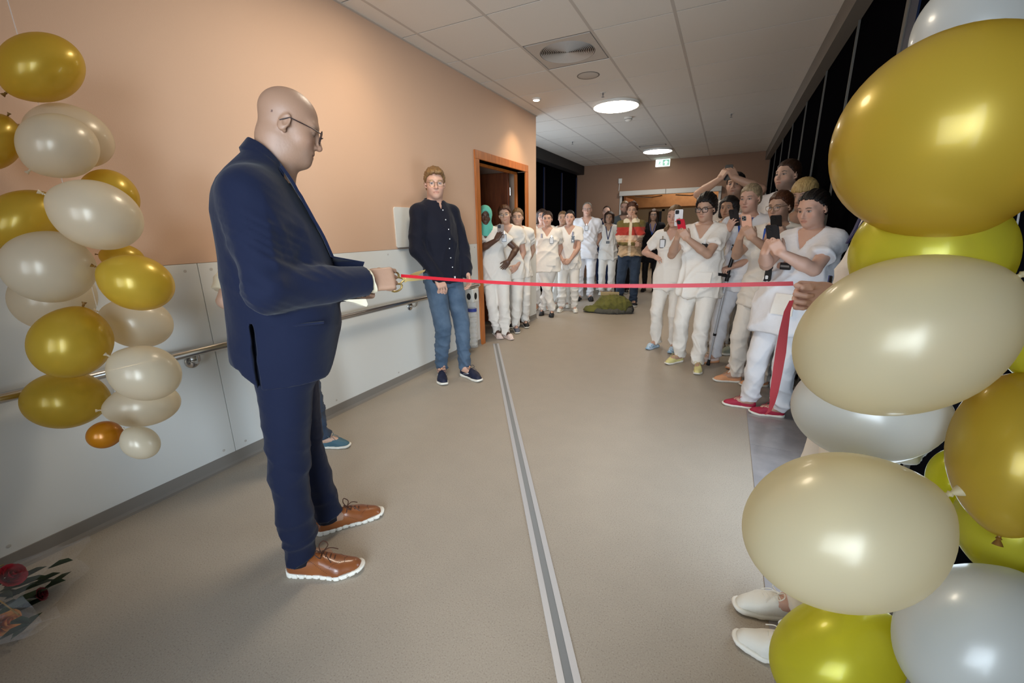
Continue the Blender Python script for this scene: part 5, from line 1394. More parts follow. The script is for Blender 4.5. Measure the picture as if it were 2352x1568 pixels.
# --- young man by the wall
shirt = dict(name='shirt', m='navy_dark', sleeve=1.0, hem=0.475, v=(0.030, 0.34), neck=0.0355, sr=(0.042, 0.037), cuff=0.76, fold=0.014, flare=0.94, n=2.4)
y_ = who('young man in black button shirt and blue jeans leaning against the wall', (-2.13, 3.02), 1.80, (0.75, 2.2), {'R': (1006, 636, 0.10, dict(d=(-0.15, 0.35, -0.9), n=(-0.2, -1, -0.2), curl=(22, 30, 20), hint=(0.8, -0.5, 0))), 'L': (1072, 628, -0.02, dict(hint=(-0.8, -0.6, 0), n=(1, -0.3, 0), d=(0.1, 0.4, -0.8)))},
         sex='m', fat=0.88, shw=0.90, hip=(0.0, -0.06), lean=(0.0, -0.055), head=(33, 6), skin='pink', top=shirt, legs=dict(m='denim', w=0.94, ankle=0.86, calf=0.92, fold=0.018, hem=0.01), hair=dict(style='quiff', m=HAIR['sandy'], t=0.012, rough=0.0018), glasses=dict(m='glasses_thin', shape='round', w=0.046, h=0.042),
         face=dict(brow=(0.30, 0.2, 0.1), fw=1.0, jaw=1.05), feet={'R': (0.10, -0.04, 34), 'L': (-0.06, 0.10, 4)}, shoes=SN('sh_navy', lace='sh_navy'), hres=0.004, handres=0.0045, cres=0.009, seed=21, headscale=0.98)
Ej, Wj = y_['J'][1][0], y_['J'][1][1]; axj = nrm(Wj - Ej)
MB().tube([Wj - axj * 0.022, Wj + axj * 0.002], 0.034, 18).obj('watch', 'black_plastic', y_['root'], smooth=True)
lp = surf(y_, -0.015, 0.905); MB().box((lp[0] - 0.007, lp[1] - 0.004, 0.885), (lp[0] + 0.007, lp[1] + 0.002, 0.915)).obj('shirt_label', 'card', y_['root'])
for i in range(7):
    z = 1.46 - i * 0.078; p = surf(y_, 0.0, z)
    MB().lathe([(0.0, 0.003), (0.0045, 0.003), (0.0055, 0.0)], 10, frame_mat(p, (1, 0, 0), (0, 0, 1), (0, -1, 0)) @ Matrix.Rotation(math.pi, 4, 'X'), cap=False).obj('shirt_button', 'card', y_['root'])
def collar(info, r, h, m, flap=0.040):
    N, Hc = info['N'], info['Hc']; axn = nrm(Hc - N)
    for s in (1, -1):
        V = []; F = []; n = 12
        for i in range(n):
            t = i / (n - 1); ph = math.pi * (1 - t) + 0.16 * t; zc = 0.024 - 0.050 * t ** 1.3
            o = np.array([s * math.sin(ph), math.cos(ph) * 1.02, 0.0]); c = N + axn * zc + np.array([0, -0.010 + 0.004 * t, 0])
            fl = flap * (1 + 0.9 * t ** 4); lo_ = c + o * r * 1.02; tp2 = c + o * (r * 0.99) + axn * h; ou = c + o * (r + 0.017 + 0.012 * t) + axn * (h - fl) + np.array([s * 0.012 * t ** 3, 0.010 * t, 0])
            for p in (lo_, tp2 - o * 0.002, tp2 + o * 0.004 + axn * 0.001, ou, ou - o * 0.004): V.append(p)
        for i in range(n - 1):
            for k in range(5):
                q = (i * 5 + k, i * 5 + (k + 1) % 5, (i + 1) * 5 + (k + 1) % 5, (i + 1) * 5 + k); F.append(q if s > 0 else q[::-1])
        F.append(tuple(range(5)) if s < 0 else tuple(range(5))[::-1]); e = (n - 1) * 5; F.append(tuple(e + k for k in range(5)))
        MB().add(V, F).obj('shirt_collar', m, info['root'], smooth=True)
collar(y_, 0.079, 0.032, 'navy_dark')
for sh_ in [c for c in y_['root'].children if c.name.startswith('shoe')]:
    me = sh_.data; bv = BVHTree.FromPolygons([tuple(v.co) for v in me.vertices], [tuple(p.vertices) for p in me.polygons])
    for sx in (-1, 1):
        pt = []
        for y, z in ((-0.030, 0.034), (0.0, 0.040), (0.030, 0.048), (0.052, 0.056), (0.030, 0.052), (0.004, 0.056)):
            hit, nn_, _, _ = bv.ray_cast(Vector((sx * 0.2, y, z)), Vector((-sx, 0, 0)))
            if hit is not None: pt.append(hit + nn_ * 0.0006)
        if len(pt) > 3: MB().tube(catmull([tuple(q) for q in pt], 4), [0.0050 * (1 - abs(2 * i / (4 * (len(pt) - 1)) - 0.9) * 0.55) for i in range(4 * (len(pt) - 1) + 1)], 6, flat=0.5).obj('side_mark', 'card', sh_, smooth=True)
    MB().box((-0.006, 0.020, 0.088), (0.006, 0.030, 0.112)).obj('heel_tab', 'sh_orange', sh_, bevel=0.002)
# --- somebody behind the man in the suit
who('person in pale top and teal shoes mostly hidden behind the suited man', (-2.15, 1.40), 1.52, (0.05, 2.6), {'L': 'hide'}, armR=dict(w=(0.16, 0.10, 0.86), hint=(0.35, -0.5, 0.0)), sex='f', top=dict(m='cream_cloth', sleeve=0.85), legs=dict(m='denim_dark'), hair=dict(style='short', m=HAIR['brown']), shoes=SN('sh_teal'), feet={'R': (0.07, -0.05, 0), 'L': (-0.134, 0.10, 0)}, hres=0.008, cres=0.014, handres=0.007, seed=5)
# --- the doorway group
TU = dict(m='scrub')
h_ = who('woman in mint green headscarf and white scrubs holding a phone in the doorway', (1150, 772), 1.56, (-0.4, 0.6), {'L': (1168, 600, 0.16, dict(d=(0.55, 0.35, -0.65), n=(0.2, -1, 0), hint=(-1, -0.3, -0.4)))},
    ph=dict(px=(1150, 531, 0.24), hands='R', m='ph_grey', label='phone in brown grey case held by woman in green headscarf', n=(0.1, -1, 0.15), hint=(0.9, -0.2, -1)), lean=(0.09, -0.02), hip=(0.05, -0.02), head=(-6, 6), skin='dark', top=dict(m='scrub', hem=0.425), hair=dict(style='hijab', m=M['teal']), shoes=SN('sh_pinkwhite', 'slide', sole='sh_pinkwhite'), feet={'R': (0.05, 0.0, -20), 'L': (-0.06, 0.06, -30)}, face=dict(brow=(0.02, 0.012, 0.01), lip=0.3), fat=1.06, seed=31, spread=0.2)
badge(h_, -0.07, 1.20, 'card')
b_ = who('smiling woman with glasses and brown hair behind the woman in headscarf', (1176, 758), 1.585, (-0.3, 0.5), {'L': (1187, 612, 0.12, dict(d=(0.6, 0.5, -0.5), n=(0.3, -1, 0))), 'R': 'hide'}, head=(4, 4, 9), headoff=(0.01, 0.03), lean=(0.05, 0), skin='pink', hair=dict(style='short', m=HAIR['chestnut'], t=0.014), glasses=dict(m='glasses_thin', shape='round'), face=dict(smile=0.5, lip=0.6), shoes=SN('sh_grey'), feet={'R': (0.20, 0.08, 5), 'L': (-0.05, 0.04, -8)}, seed=32, top=TU)
d_ = who('woman with hair tied back standing third in the doorway by the frame', (1192, 748), 1.56, (-0.2, 0.4), {'R': (1184, 615, 0.1), 'L': 'hide'}, head=(6, 2), skin='fair', hair=dict(style='bun', m=HAIR['midblond'], t=0.008), shoes=SN('sh_black', sole='sh_white'), seed=33, top=TU)
badge(d_, 0.06, 1.17, 'pens')
# --- the middle group past the corner
who('woman half hidden at the wall corner behind the dark haired woman', (-2.66, 6.45), 1.60, (-0.3, 0), {'R': 'hide', 'L': 'hide'}, skin='pink', hair=dict(style='bob', m=HAIR['brown']), hres=0.007, cres=0.014, seed=40, glasses=dict(m='glasses', shape='round'), shoes=SN('sh_orange'))
who('woman whose face shows behind the dark haired woman with crossed legs', (-2.42, 6.75), 1.57, (-0.3, 0), {'R': 'hide', 'L': 'hide'}, skin='mid', hair=dict(style='bun', m=HAIR['midblond'], t=0.008), hres=0.007, cres=0.014, seed=41)
a_ = who('dark haired woman in white scrubs standing with legs crossed at the corner', (1256, 722), 1.545, (-0.4, 0.2), {'R': 'hide', 'L': 'hide'}, skin='pink', fat=1.14, hair=dict(style='short', m=HAIR['brown'], t=0.012), face=dict(smile=0.4, fw=1.05), feet={'R': (-0.085, 0.07, 2), 'L': (0.075, -0.05, 4)}, shoes=SN('sh_black', sole='sh_black'), seed=42, hres=0.0055)
badge(a_, -0.07, 1.13, 'card'); badge(a_, 0.075, 1.19, 'pens')
c_ = who('dark haired woman with tied hair and clasped hands in white scrubs', (1305, 714), 1.565, (-0.4, 0.2), {'R': (1292, 598, 0.16, dict(d=(-0.8, 0.4, -0.4), n=(-0.2, -1, 0), hint=(1, -0.3, 0))), 'L': (1309, 598, 0.19, dict(d=(0.8, 0.4, -0.4), n=(0.2, -1, 0), hint=(-1, -0.3, 0)))}, skin='pink', hair=dict(style='bun', m=HAIR['dark'], t=0.007), face=dict(smile=0.3), feet={'R': (0.11, 0.0, 12), 'L': (-0.10, 0.0, -10)}, shoes=SN('sh_white'), seed=43, hres=0.0055)
badge(c_, -0.06, 1.14, 'cow'); badge(c_, -0.055, 1.21, 'pens')
g_ = who('tall grey haired man with glasses in white scrubs against the far wall', (1343, 688), 1.74, (-0.5, 0.5), {'R': 'hide', 'L': 'hide'}, sex='m', skin='pink', fat=1.05, hair=dict(style='receding', m=HAIR['grey'], t=0.006), glasses=dict(shape='square'), face=dict(brow=(0.35, 0.28, 0.22)), shoes=SN('sh_black', 'slide', sole='sh_black'), top=dict(m='scrub2'), legs=dict(m='scrub2'), hres=0.006, cres=0.013, seed=44)
badge(g_, -0.0, 1.30, 'card')
who('short haired man in navy shirt standing behind the grey haired man', (-2.28, 9.05), 1.735, (-0.6, 0), {'R': 'hide', 'L': 'hide'}, sex='m', skin='pink', hair=dict(style='receding', m=HAIR['brown'], t=0.006), top=dict(name='shirt', m='navy_shirt', sleeve=0.62), legs=dict(m='navy_shirt'), shoes=SN('sh_white'), hres=0.007, cres=0.015, seed=45)
w3 = who('tanned woman with brown bob and navy lanyard beside the striped cardigan', (1392, 676), 1.60, (-0.6, 0.5), {'R': 'hide', 'L': 'hide'}, skin='tan', hair=dict(style='bob', m=HAIR['brown'], t=0.014), face=dict(smile=0.4), hres=0.006, cres=0.013, seed=46)
lanyard(w3, 1.08, 'lanyard_navy'); badge(w3, 0.0, 1.03, 'box')
who('bearded man in grey shirt behind the woman in striped cardigan', (-1.85, 8.75), 1.80, (-0.7, 0), {'R': 'hide', 'L': 'hide'}, sex='m', skin='pink', hair=dict(style='high', m=HAIR['midblond'], t=0.008), face=dict(stubble=0.8), top=dict(name='shirt', m='grey_shirt'), legs=dict(m='black_cloth'), shoes=SN('sh_black'), hres=0.007, cres=0.015, seed=47)
def stripes(V, H):
    z = V[:, 2] / H; a = np.abs(V[:, 0])
    c = np.tile(np.array(srgb(200, 164, 126)[:3]), (len(V), 1))
    arm = a > 0.118 * H
    bands = [(0.70, 0.775, (176, 62, 52)), (0.775, 0.90, (112, 98, 54))]
    for lo_, hi_, col in bands: c[(z > lo_) & (z < hi_)] = srgb(*col)[:3]
    c[(z > 0.655) & (z <= 0.70)] = srgb(218, 190, 166)[:3]
    c[(z > 0.60) & (z <= 0.635)] = srgb(112, 98, 54)[:3]
    c[(z <= 0.60)] = srgb(204, 172, 134)[:3]
    fr = (a < 0.014 * H) & (V[:, 1] > 0.03); c[fr] = srgb(228, 210, 182)[:3]
    nk = (z > 0.818) & (a < 0.075 * H); c[nk] = srgb(228, 214, 186)[:3]
    return c
s_ = who('woman in striped knit cardigan and dark jeans with hand at her mouth', (1440, 700), 1.68, (-0.5, 0.5), {'L': (1457, 506, 0.17, dict(d=(0.15, -0.2, 0.95), n=(0.5, -0.8, 0), curl=(40, 55, 40), hint=(-0.6, 0.2, -1))), 'R': (1456, 562, 0.20, dict(d=(-0.9, 0.2, 0.1), n=(0, -1, 0), hint=(1, 0, -0.6)))}, skin='mid', fat=1.04, hair=dict(style='curly', m=HAIR['chestnut'], t=0.016), top=dict(name='cardigan', m='knit', sleeve=0.93, hem=0.50, cols=stripes, sr=(0.043, 0.038), cuff=0.8, v=(0.02, 0.5), neck=0.042), legs=dict(m='denim_dark', w=1.04), feet={'R': (0.13, 0.0, 14), 'L': (-0.10, 0.0, -16)}, shoes=SN('sh_black'), seed=48, hres=0.006)
k_ = who('long haired woman with glasses in black coat and skirt in the far doorway', (1490, 668), 1.65, (-0.9, 1.0), {'R': 'hide', 'L': 'hide'}, skin='fair', hair=dict(style='long', m=HAIR['brown'], t=0.008), glasses=dict(shape='square'), top=dict(name='coat', m='black_cloth', sleeve=1.0, hem=0.42, flare=1.1, v=(0.16, 0.3)), legs=dict(m='black_cloth', skirt=0.36), shoes=SN('sh_black', sole='sh_black'), hres=0.0065, cres=0.014, seed=49)
lanyard(k_, 1.15, 'lanyard')
# --- the crowd on the right
p_ = who('woman with long side ponytail holding a white phone, one hand on hip', (1527, 800), (1540, 472), (-1.2, 1.6), {'R': (1507, 590, 0.02, dict(d=(-0.75, 0.5, -0.2), n=(-0.3, -0.5, -1), hint=(1, -0.7, 0)))},
    ph=dict(px=(1559, 500, 0.34), hands='L', m='ph_white', label='white phone held up by the woman with the side ponytail', n=(0.1, -1, 0.1), hint=(0.8, -0.2, -1)), head=(0, 6), skin='pink', hair=dict(style='sidepony', m=HAIR['midblond'], t=0.007), shoes=SN('sh_floral', 'clog', sole='sh_floral'), feet={'R': (0.10, 0.0, 12), 'L': (-0.10, 0.0, -5)}, seed=50, hres=0.0045)
badge(p_, 0.07, 1.13, 'card')
e_ = who('short dark haired woman with glasses filming with a red phone in both hands', (1588, 838), (1602, 450), FOCUS, None,
    ph=dict(px=(1566, 523, 0.30), hands='RL', m='ph_red', ring=True, label='red phone with ring grip held by the woman with short dark hair'), head=(2, 8), skin='mid', hair=dict(style='short', m=HAIR['dark'], t=0.020, top=0.012, rough=0.0022), glasses=dict(shape='square', r=0.0026), face=dict(smile=0.4), fat=1.06, shoes=SN('sh_yellow'), feet={'R': (0.13, -0.02, 20), 'L': (-0.09, 0.09, -20)}, seed=51, hres=0.004, handres=0.0048, cres=0.010)
badge(e_, -0.055, 1.10, 'cow'); 
who('dark haired woman glimpsed between the red phone and the white phone', (0.0, 5.0), (1582, 455), FOCUS, {'R': 'hide', 'L': 'hide'}, head=(6, 4), skin='tan', hair=dict(style='bob', m=HAIR['dark'], t=0.012), seed=52, hres=0.006, cres=0.013)
t_ = who('tall dark haired man holding a phone above his head with both hands', (1650, 776), (1688, 397), (-0.9, 1.2), None,
    ph=dict(px=(1673, 396, 0.32), hands='RL', m='ph_black', label='black phone held high overhead by the tall dark haired man', n=(0.05, -1, -0.1), hint=(1, 0.1, -0.2), grip=(0.066, -0.06)), head=(0, -4), sex='m', skin='mid', hair=dict(style='high', m=HAIR['dark'], t=0.012), face=dict(stubble=0.45), shoes=SN('sh_black'), seed=53, hres=0.005)
badge(t_, -0.03, 1.38, 'pens')
r_ = who('blond woman with hair tied back leaning on a crutch and filming', (1682, 838), (1730, 424), FOCUS, {'L': (1681, 612, 0.16, dict(d=(0.45, 0.8, -0.3), n=(0.2, 0.1, -1), curl=(50, 60, 40)))},
    ph=dict(px=(1687, 500, 0.28), hands='R', m='ph_black', label='black phone held by the blond woman with the crutch'), head=(4, 8), skin='pink', hair=dict(style='lowbun', m=HAIR['ash'], t=0.008), shoes=SN('sh_pinkwhite', sole='sh_orange'), top=dict(m='scrub2'), legs=dict(m='scrub2'), feet={'R': (0.16, 0.03, 30), 'L': (-0.06, -0.02, 10)}, lean=(0.0, 0.04), seed=54, hres=0.0045)
lanyard(r_, 1.16, 'lanyard')
o_ = who('tall man with hair tied back looking left over the crowd', (1742, 815), (1772, 370), (-2.0, 2.2), {'R': 'hide', 'L': 'hide'}, sex='m', skin='fair', hair=dict(style='manpony', m=HAIR['brown'], t=0.008), face=dict(stubble=0.55, jaw=1.08), top=dict(name='tshirt', m='scrub2', v=(0.0, 0.3), neck=0.042), lean=(-0.02, -0.03), shoes=SN('sh_greygreen', sc=1.02), feet={'R': (0.12, 0.12, 10), 'L': (0.0, 0.10, -5)}, seed=55, hres=0.0045)
l_ = who('brown haired woman with glasses filming with a pink phone', (1724, 882), (1790, 440), FOCUS, None,
    ph=dict(px=(1716, 517, 0.32), hands='RL', m='ph_pink', bump='grey_plastic', label='pale pink phone held by the brown haired woman with glasses'), head=(6, 8), skin='mid', hair=dict(style='short', m=HAIR['chestnut'], t=0.010), glasses=dict(m='glasses_thin', shape='round'), face=dict(smile=0.2), lean=(-0.03, -0.02), shoes=SN('sh_orange', lace='sh_orange'), feet={'R': (0.10, 0.05, 48), 'L': (-0.08, -0.03, 40)}, seed=56, hres=0.0042, handres=0.0048)
lanyard(l_, 1.14, 'lanyard')
who('woman with bright blond fringe standing behind the woman with black phone', (0.52, 4.12), (1884, 410), FOCUS, None,
    ph=dict(px=(1783, 517, 0.45), hands='RL', m='ph_black', label='black phone held by the blond woman behind, upper of two'), head=(0, 14), skin='fair', hair=dict(style='fringe', m=HAIR['blond'], t=0.016), seed=57, hres=0.005)
z_ = who('dark haired woman in red shoes with braided hair filming with black phone', (1776, 948), (1880, 438), FOCUS, None,
    ph=dict(px=(1776, 545, 0.36), hands='RL', m='ph_black', label='black phone with two hands at the front, lower of two'), head=(4, 16), headoff=(0, 0.035), skin='pink', fat=1.36, lean=(-0.05, -0.02), hair=dict(style='high', m=HAIR['dark'], t=0.008, rough=0.0026), face=dict(fw=1.10, jaw=1.18, lip=0.6), shoes=SN('sh_red', lace='sh_red'), feet={'R': (0.13, 0.08, 52), 'L': (-0.05, 0.03, 48)}, seed=58, hres=0.0038, handres=0.0045, cres=0.010, top=dict(m='scrub2', hem=0.40), legs=dict(m='scrub2', w=1.05))
for q_ in (e_, z_, l_, p_, a_, c_):
    pocket(q_, -0.075 * q_['H'] / 1.6, 0.54 * q_['H'], 0.13, 0.13)
badge(z_, 0.10, 0.98, 'cow'); badge(z_, -0.02, 1.04, 'box')
# --- the ribbon holder, mostly behind the balloons
RB = at_depth(1842, 668, 1.12)
hold_pos = np.array([0.415, 1.475]); HD = (-1.0, 0.05)
f_ = person('person in white scrubs behind the balloons holding the end of the ribbon', hold_pos, 1.60, HD, sex='m', fat=0.98, skin='pink', hair=dict(style='short', m=HAIR['brown']),
    armR=dict(w=to_local(hold_pos, HD, at_depth(1908, 683, 1.13)), d=v_of_world((-0.90, -0.15, 0.06), HD), n=v_of_world((-0.12, -0.95, -0.12), HD), curl=(66, 88, 48), thumb=(12, 30), hint=(0.8, -0.8, -0.5), index=(56, 80, 44)),
    armL=dict(hide=True, w=(-0.24, 0.05, 0.86), hint=(-0.4, -1, 0)), feet={'R': (-0.045, 0.06, -14), 'L': (-0.205, 0.05, -10)}, shoes=SN('sh_white'), seed=60, hres=0.0055, handres=0.0034, top=dict(m='scrub', hem=0.43), cres=0.010)
lanyard(f_, 1.24, 'lanyard_navy')

badge(f_, 0.09, 1.10, 'pens')

# ================================================================== BALLOONS
def balloon_mesh(knot_only=False):
    n, mlat = 48, 32; V = []; F = []
    for i in range(mlat + 1):
        t = math.pi * i / mlat; x = -math.cos(t); r = math.sin(t)
        if x > 0: r *= 1 - 0.10 * x * x; 
        if x > 0.9: x = 0.9 + (x - 0.9) * 1.2
        for k in range(n): a = 2 * math.pi * k / n; V.append((x, r * math.cos(a), r * math.sin(a)))
    for i in range(mlat):
        for k in range(n): F.append((i * n + k, i * n + (k + 1) % n, (i + 1) * n + (k + 1) % n, (i + 1) * n + k))
    return MB().add(V, F).mesh('balloon_skin', smooth=True)
BM = balloon_mesh()
KM = MB().lathe([(0.006, -0.004), (0.0045, 0.006), (0.0075, 0.010), (0.0045, 0.014), (0.009, 0.022), (0.012, 0.030)], 12).mesh('knot', smooth=True)
def ellipsoid_for(u, v, a, b, ang, r):
    """a solid ellipsoid of mean radius r standing where its outline covers the given ellipse of the photograph"""
    Kc = np.array([[FPX, 0, 1176], [0, FPX, 784], [0, 0, 1.0]])
    t = math.radians(ang); r2 = np.array([[math.cos(t), -math.sin(t)], [math.sin(t), math.cos(t)]]); Tm = r2 @ np.diag([a * a, b * b]) @ r2.T
    tv = np.array([u, v, Tm[0, 0], Tm[0, 1], Tm[1, 1]]); sc = np.array([1, 1, 2 * a, 2 * a, 2 * a])
    def build(x):
        d = np.array([(x[0] - 1176) / FPX, (x[1] - 784) / FPX, 1.0]); dn = d / np.linalg.norm(d)
        e1 = np.cross([0, 1, 0], dn); e1 /= np.linalg.norm(e1); e2 = np.cross(dn, e1)
        S2 = np.array([[x[2], x[3]], [x[3], x[4]]]); rm = math.sqrt(abs(np.linalg.det(S2)))
        return d, np.concatenate([np.stack([e1, e2], 1) @ S2, (dn * rm)[:, None]], 1), S2
    def fun(x):
        c, ax, _ = build(x); C = Kc @ (ax @ ax.T - np.outer(c, c)) @ Kc.T; C = C / (-C[2, 2]); cx, cy = -C[0, 2], -C[1, 2]
        A2 = C[:2, :2] + np.outer([cx, cy], [cx, cy]); return np.array([cx, cy, A2[0, 0], A2[0, 1], A2[1, 1]])
    x = np.array([u, v, a / FPX, 0, b / FPX], float)
    for it in range(40):
        e = (fun(x) - tv) / sc; Jm = np.zeros((5, 5))
        for k in range(5):
            d = np.zeros(5); d[k] = 1e-4 if k > 1 else 0.01; Jm[:, k] = ((fun(x + d) - tv) / sc - e) / d[k]
        x = x - np.linalg.solve(Jm, e) * min(1, 0.3 + it * 0.1)
    c, ax, S2 = build(x); s = r / np.mean(np.abs(np.linalg.eigvalsh(S2))); c, ax = c * s, ax * s
    Wp = c @ RM + CAMP; Qw = RM.T @ ax @ ax.T @ RM; val, vec = np.linalg.eigh(Qw); o = np.argsort(-val)
    return Wp, np.sqrt(val[o]), vec[:, o]
def balloon(u, v, a, b, ang, r, m, label, group, centre, sgn=None):
    Wp, val, vec = ellipsoid_for(u, v, a, b, ang, r)
    x = vec[:, 0]; 
    if ((u < np.interp(v, [155, 300, 400, 560, 700, 850, 970], [0, 30, 90, 150, 220, 240, 290])) != ((x @ RM[0]) > 0)) if u < 700 else ((u < 2300) != ((x @ RM[0]) > 0)): x = -x
    z = vec[:, 2]; y = np.cross(z, x)
    o = link('balloon', BM, m); o.matrix_world = frame_mat(Wp, x * val[0], y * val[1], z * val[2]); props(o, label, 'balloon', group)
    bpy.context.view_layer.update()
    k = link('knot', KM, 'knot' if m in ('bl_y', 'bl_o', 'bl_l') else m, None); k.parent = o
    kw = frame_mat(Wp + x * val[0] * 1.01, *[q * (r / 0.19) for q in (y, np.cross(x, y), x)])
    k.matrix_parent_inverse = o.matrix_world.inverted(); k.matrix_world = kw
    return Wp
GL, GR = 'balloons of the left garland', 'balloons of the right garland'
cL = np.array([-2.2, 0.72, 1.2]); cR = np.array([0.5, 1.1, 0.9])
for spec in (
    (90, 155, 108, 82, 8, 0.108, 'bl_y', 'large gold balloon topmost on the left garland'),
    (158, 310, 112, 68, 22, 0.112, 'bl_w', 'white balloon behind the upper white one, second row of left garland'),
    (130, 335, 102, 74, 14, 0.103, 'bl_w', 'white balloon just below the topmost gold one on the left'),
    (-20, 325, 75, 66, 0, 0.080, 'bl_y', 'gold balloon cut by the left picture edge below the top one'),
    (250, 452, 76, 60, 28, 0.096, 'bl_y', 'gold balloon peeking out behind the tilted white one on the left'),
    (216, 492, 119, 77, 18, 0.115, 'bl_w', 'tilted white balloon in the middle right of the left garland'),
    (50, 505, 100, 70, -10, 0.100, 'bl_y', 'dark gold balloon at the left edge beside the tilted white one'),
    (108, 612, 118, 82, 8, 0.113, 'bl_w', 'big white balloon in the middle of the left garland with blue glint'),
    (310, 648, 94, 63, 13, 0.100, 'bl_y', 'bright gold balloon overlapping the white wall panel'),
    (280, 592, 54, 32, 10, 0.066, 'bl_y', 'sliver of gold balloon above the bright gold one'),
    (120, 682, 108, 76, 0, 0.122, 'bl_w', 'pale white balloon half hidden under the big white one'),
    (312, 740, 88, 58, 8, 0.107, 'bl_w', 'clear white balloon below the bright gold one'),
    (160, 786, 104, 82, -8, 0.113, 'bl_y', 'round gold balloon with visible neck low on the left garland'),
    (329, 856, 90, 64, 5, 0.100, 'bl_w', 'white balloon in front of the handrail on the left garland'),
    (148, 918, 107, 66, -5, 0.118, 'bl_y', 'lowest large gold balloon on the left garland'),
    (325, 930, 92, 50, -8, 0.100, 'bl_w', 'white balloon under the one in front of the handrail'),
    (240, 998, 45, 31, -12, 0.047, 'bl_o', 'small orange balloon at the bottom of the left garland'),
    (321, 1016, 49, 38, 8, 0.052, 'bl_w', 'small cream balloon at the bottom of the left garland')):
    balloon(*spec[:8], GL, cL)
for spec in (
    (2265, 85, 195, 150, -35, 0.138, 'bl_b', 'cool white balloon at the top right corner'),
    (2222, 296, 338, 230, -26, 0.158, 'bl_y', 'very large gold balloon upper right in the foreground'),
    (2150, 585, 205, 150, -8, 0.120, 'bl_l', 'lemon balloon between the large gold and large pearl ones'),
    (2098, 767, 284, 182, -13, 0.150, 'bl_c', 'large pearl balloon right of the hand holding the ribbon'),
    (2004, 945, 190, 118, 8, 0.128, 'bl_b', 'white balloon under the large pearl one on the right'),
    (2345, 1045, 178, 190, 0, 0.118, 'bl_y', 'deep gold balloon at the right edge, middle height'),
    (2330, 1205, 150, 122, 15, 0.092, 'bl_l', 'lemon balloon under the deep gold one at right edge'),
    (1957, 1224, 255, 187, 9, 0.140, 'bl_c', 'champagne balloon in front, just above the lemon one at the bottom edge'),
    (1930, 1510, 165, 142, 10, 0.128, 'bl_l', 'lemon balloon at the bottom edge beside the white shoes'),
    (2262, 1475, 222, 180, 22, 0.122, 'bl_b', 'cool white balloon in the bottom right corner'),
    (2375, 800, 80, 75, 0, 0.050, 'bl_l', 'small lemon balloon at right edge beside the large pearl one'),
    (2185, 1095, 62, 66, 0, 0.055, 'bl_l', 'small lemon balloon squeezed between white and deep gold balloons')):
    balloon(*spec[:8], GR, cR)
for nm, pts, lb in (('balloon_string', [(-2.15, 0.70, 2.2), (-2.2, 0.72, 1.9), (-2.17, 0.72, 1.5), (-2.16, 0.72, 1.2), (-2.12, 0.70, 0.9), (-2.05, 0.66, 0.62)], 'thin clear line tying the left balloon garland together'),
                    ('balloon_string', [(0.52, 1.35, 1.9), (0.50, 1.22, 1.5), (0.50, 1.15, 1.1), (0.50, 1.1, 0.7), (0.46, 1.05, 0.35)], 'thin clear line tying the right balloon garland together')):
    o = MB().tube(pts, 0.0016, 5).obj(nm, 'clear'); props(o, lb, 'string')

# ================================================================== RIBBON, SCISSORS AND OTHER THINGS
def strip(name, pts, width, normals, m, label, cat, thick=0.0006, seg=1):
    V = []; F = []
    for p, w, (n) in zip(pts, width, normals):
        n = nrm(n)
        V += [np.asarray(p) + n * w / 2, np.asarray(p) - n * w / 2]
    k = len(pts)
    t = np.array([0.3, 0.9, 0.1]) * thick
    V2 = V + [q + t for q in V]
    for i in range(k - 1):
        a = 2 * i; F += [(a, a + 1, a + 3, a + 2), (2 * k + a + 2, 2 * k + a + 3, 2 * k + a + 1, 2 * k + a)]
        F += [(a, a + 2, 2 * k + a + 2, 2 * k + a), (a + 3, a + 1, 2 * k + a + 1, 2 * k + a + 3)]
    o = MB().add(V2, F).obj(name, m, smooth=True); return props(o, label, cat)
SC = w_of(man, np.array([0.02, 0.405, 1.128]))     # scissors pivot
r0 = at_depth(921, 633, depth_of(SC) - 0.02); r1 = at_depth(1822, 651, 1.10)
pts = []; nn = []; wd = []
for i in range(31):
    t = i / 30; p = r0 * (1 - t) + r1 * t; p[2] -= 0.020 * math.sin(math.pi * t)
    pts.append(p); tw = 0.35 + 0.5 * math.sin(t * 9); nn.append((0.25 * math.sin(t * 5), 0.3 * tw, 1.0)); wd.append(0.0115)
strip('ribbon', pts, wd, nn, 'ribbon', 'red satin ribbon stretched across the corridor between the two hands', 'ribbon')
tail = [(1818, 690, 1.12), (1808, 715, 1.125), (1800, 760, 1.13), (1793, 810, 1.135), (1785, 860, 1.14), (1778, 900, 1.145), (1774, 925, 1.15), (1768, 942, 1.155), (1758, 952, 1.16)]
wd = [0.010, 0.015, 0.021, 0.025, 0.023, 0.020, 0.013, 0.009, 0.004]
strip('ribbon', [at_depth(*q) for q in tail], wd, [(0.9, -0.2, 0.15)] * 9, 'ribbon', 'red ribbon end hanging down from the holding hand on the right', 'ribbon')
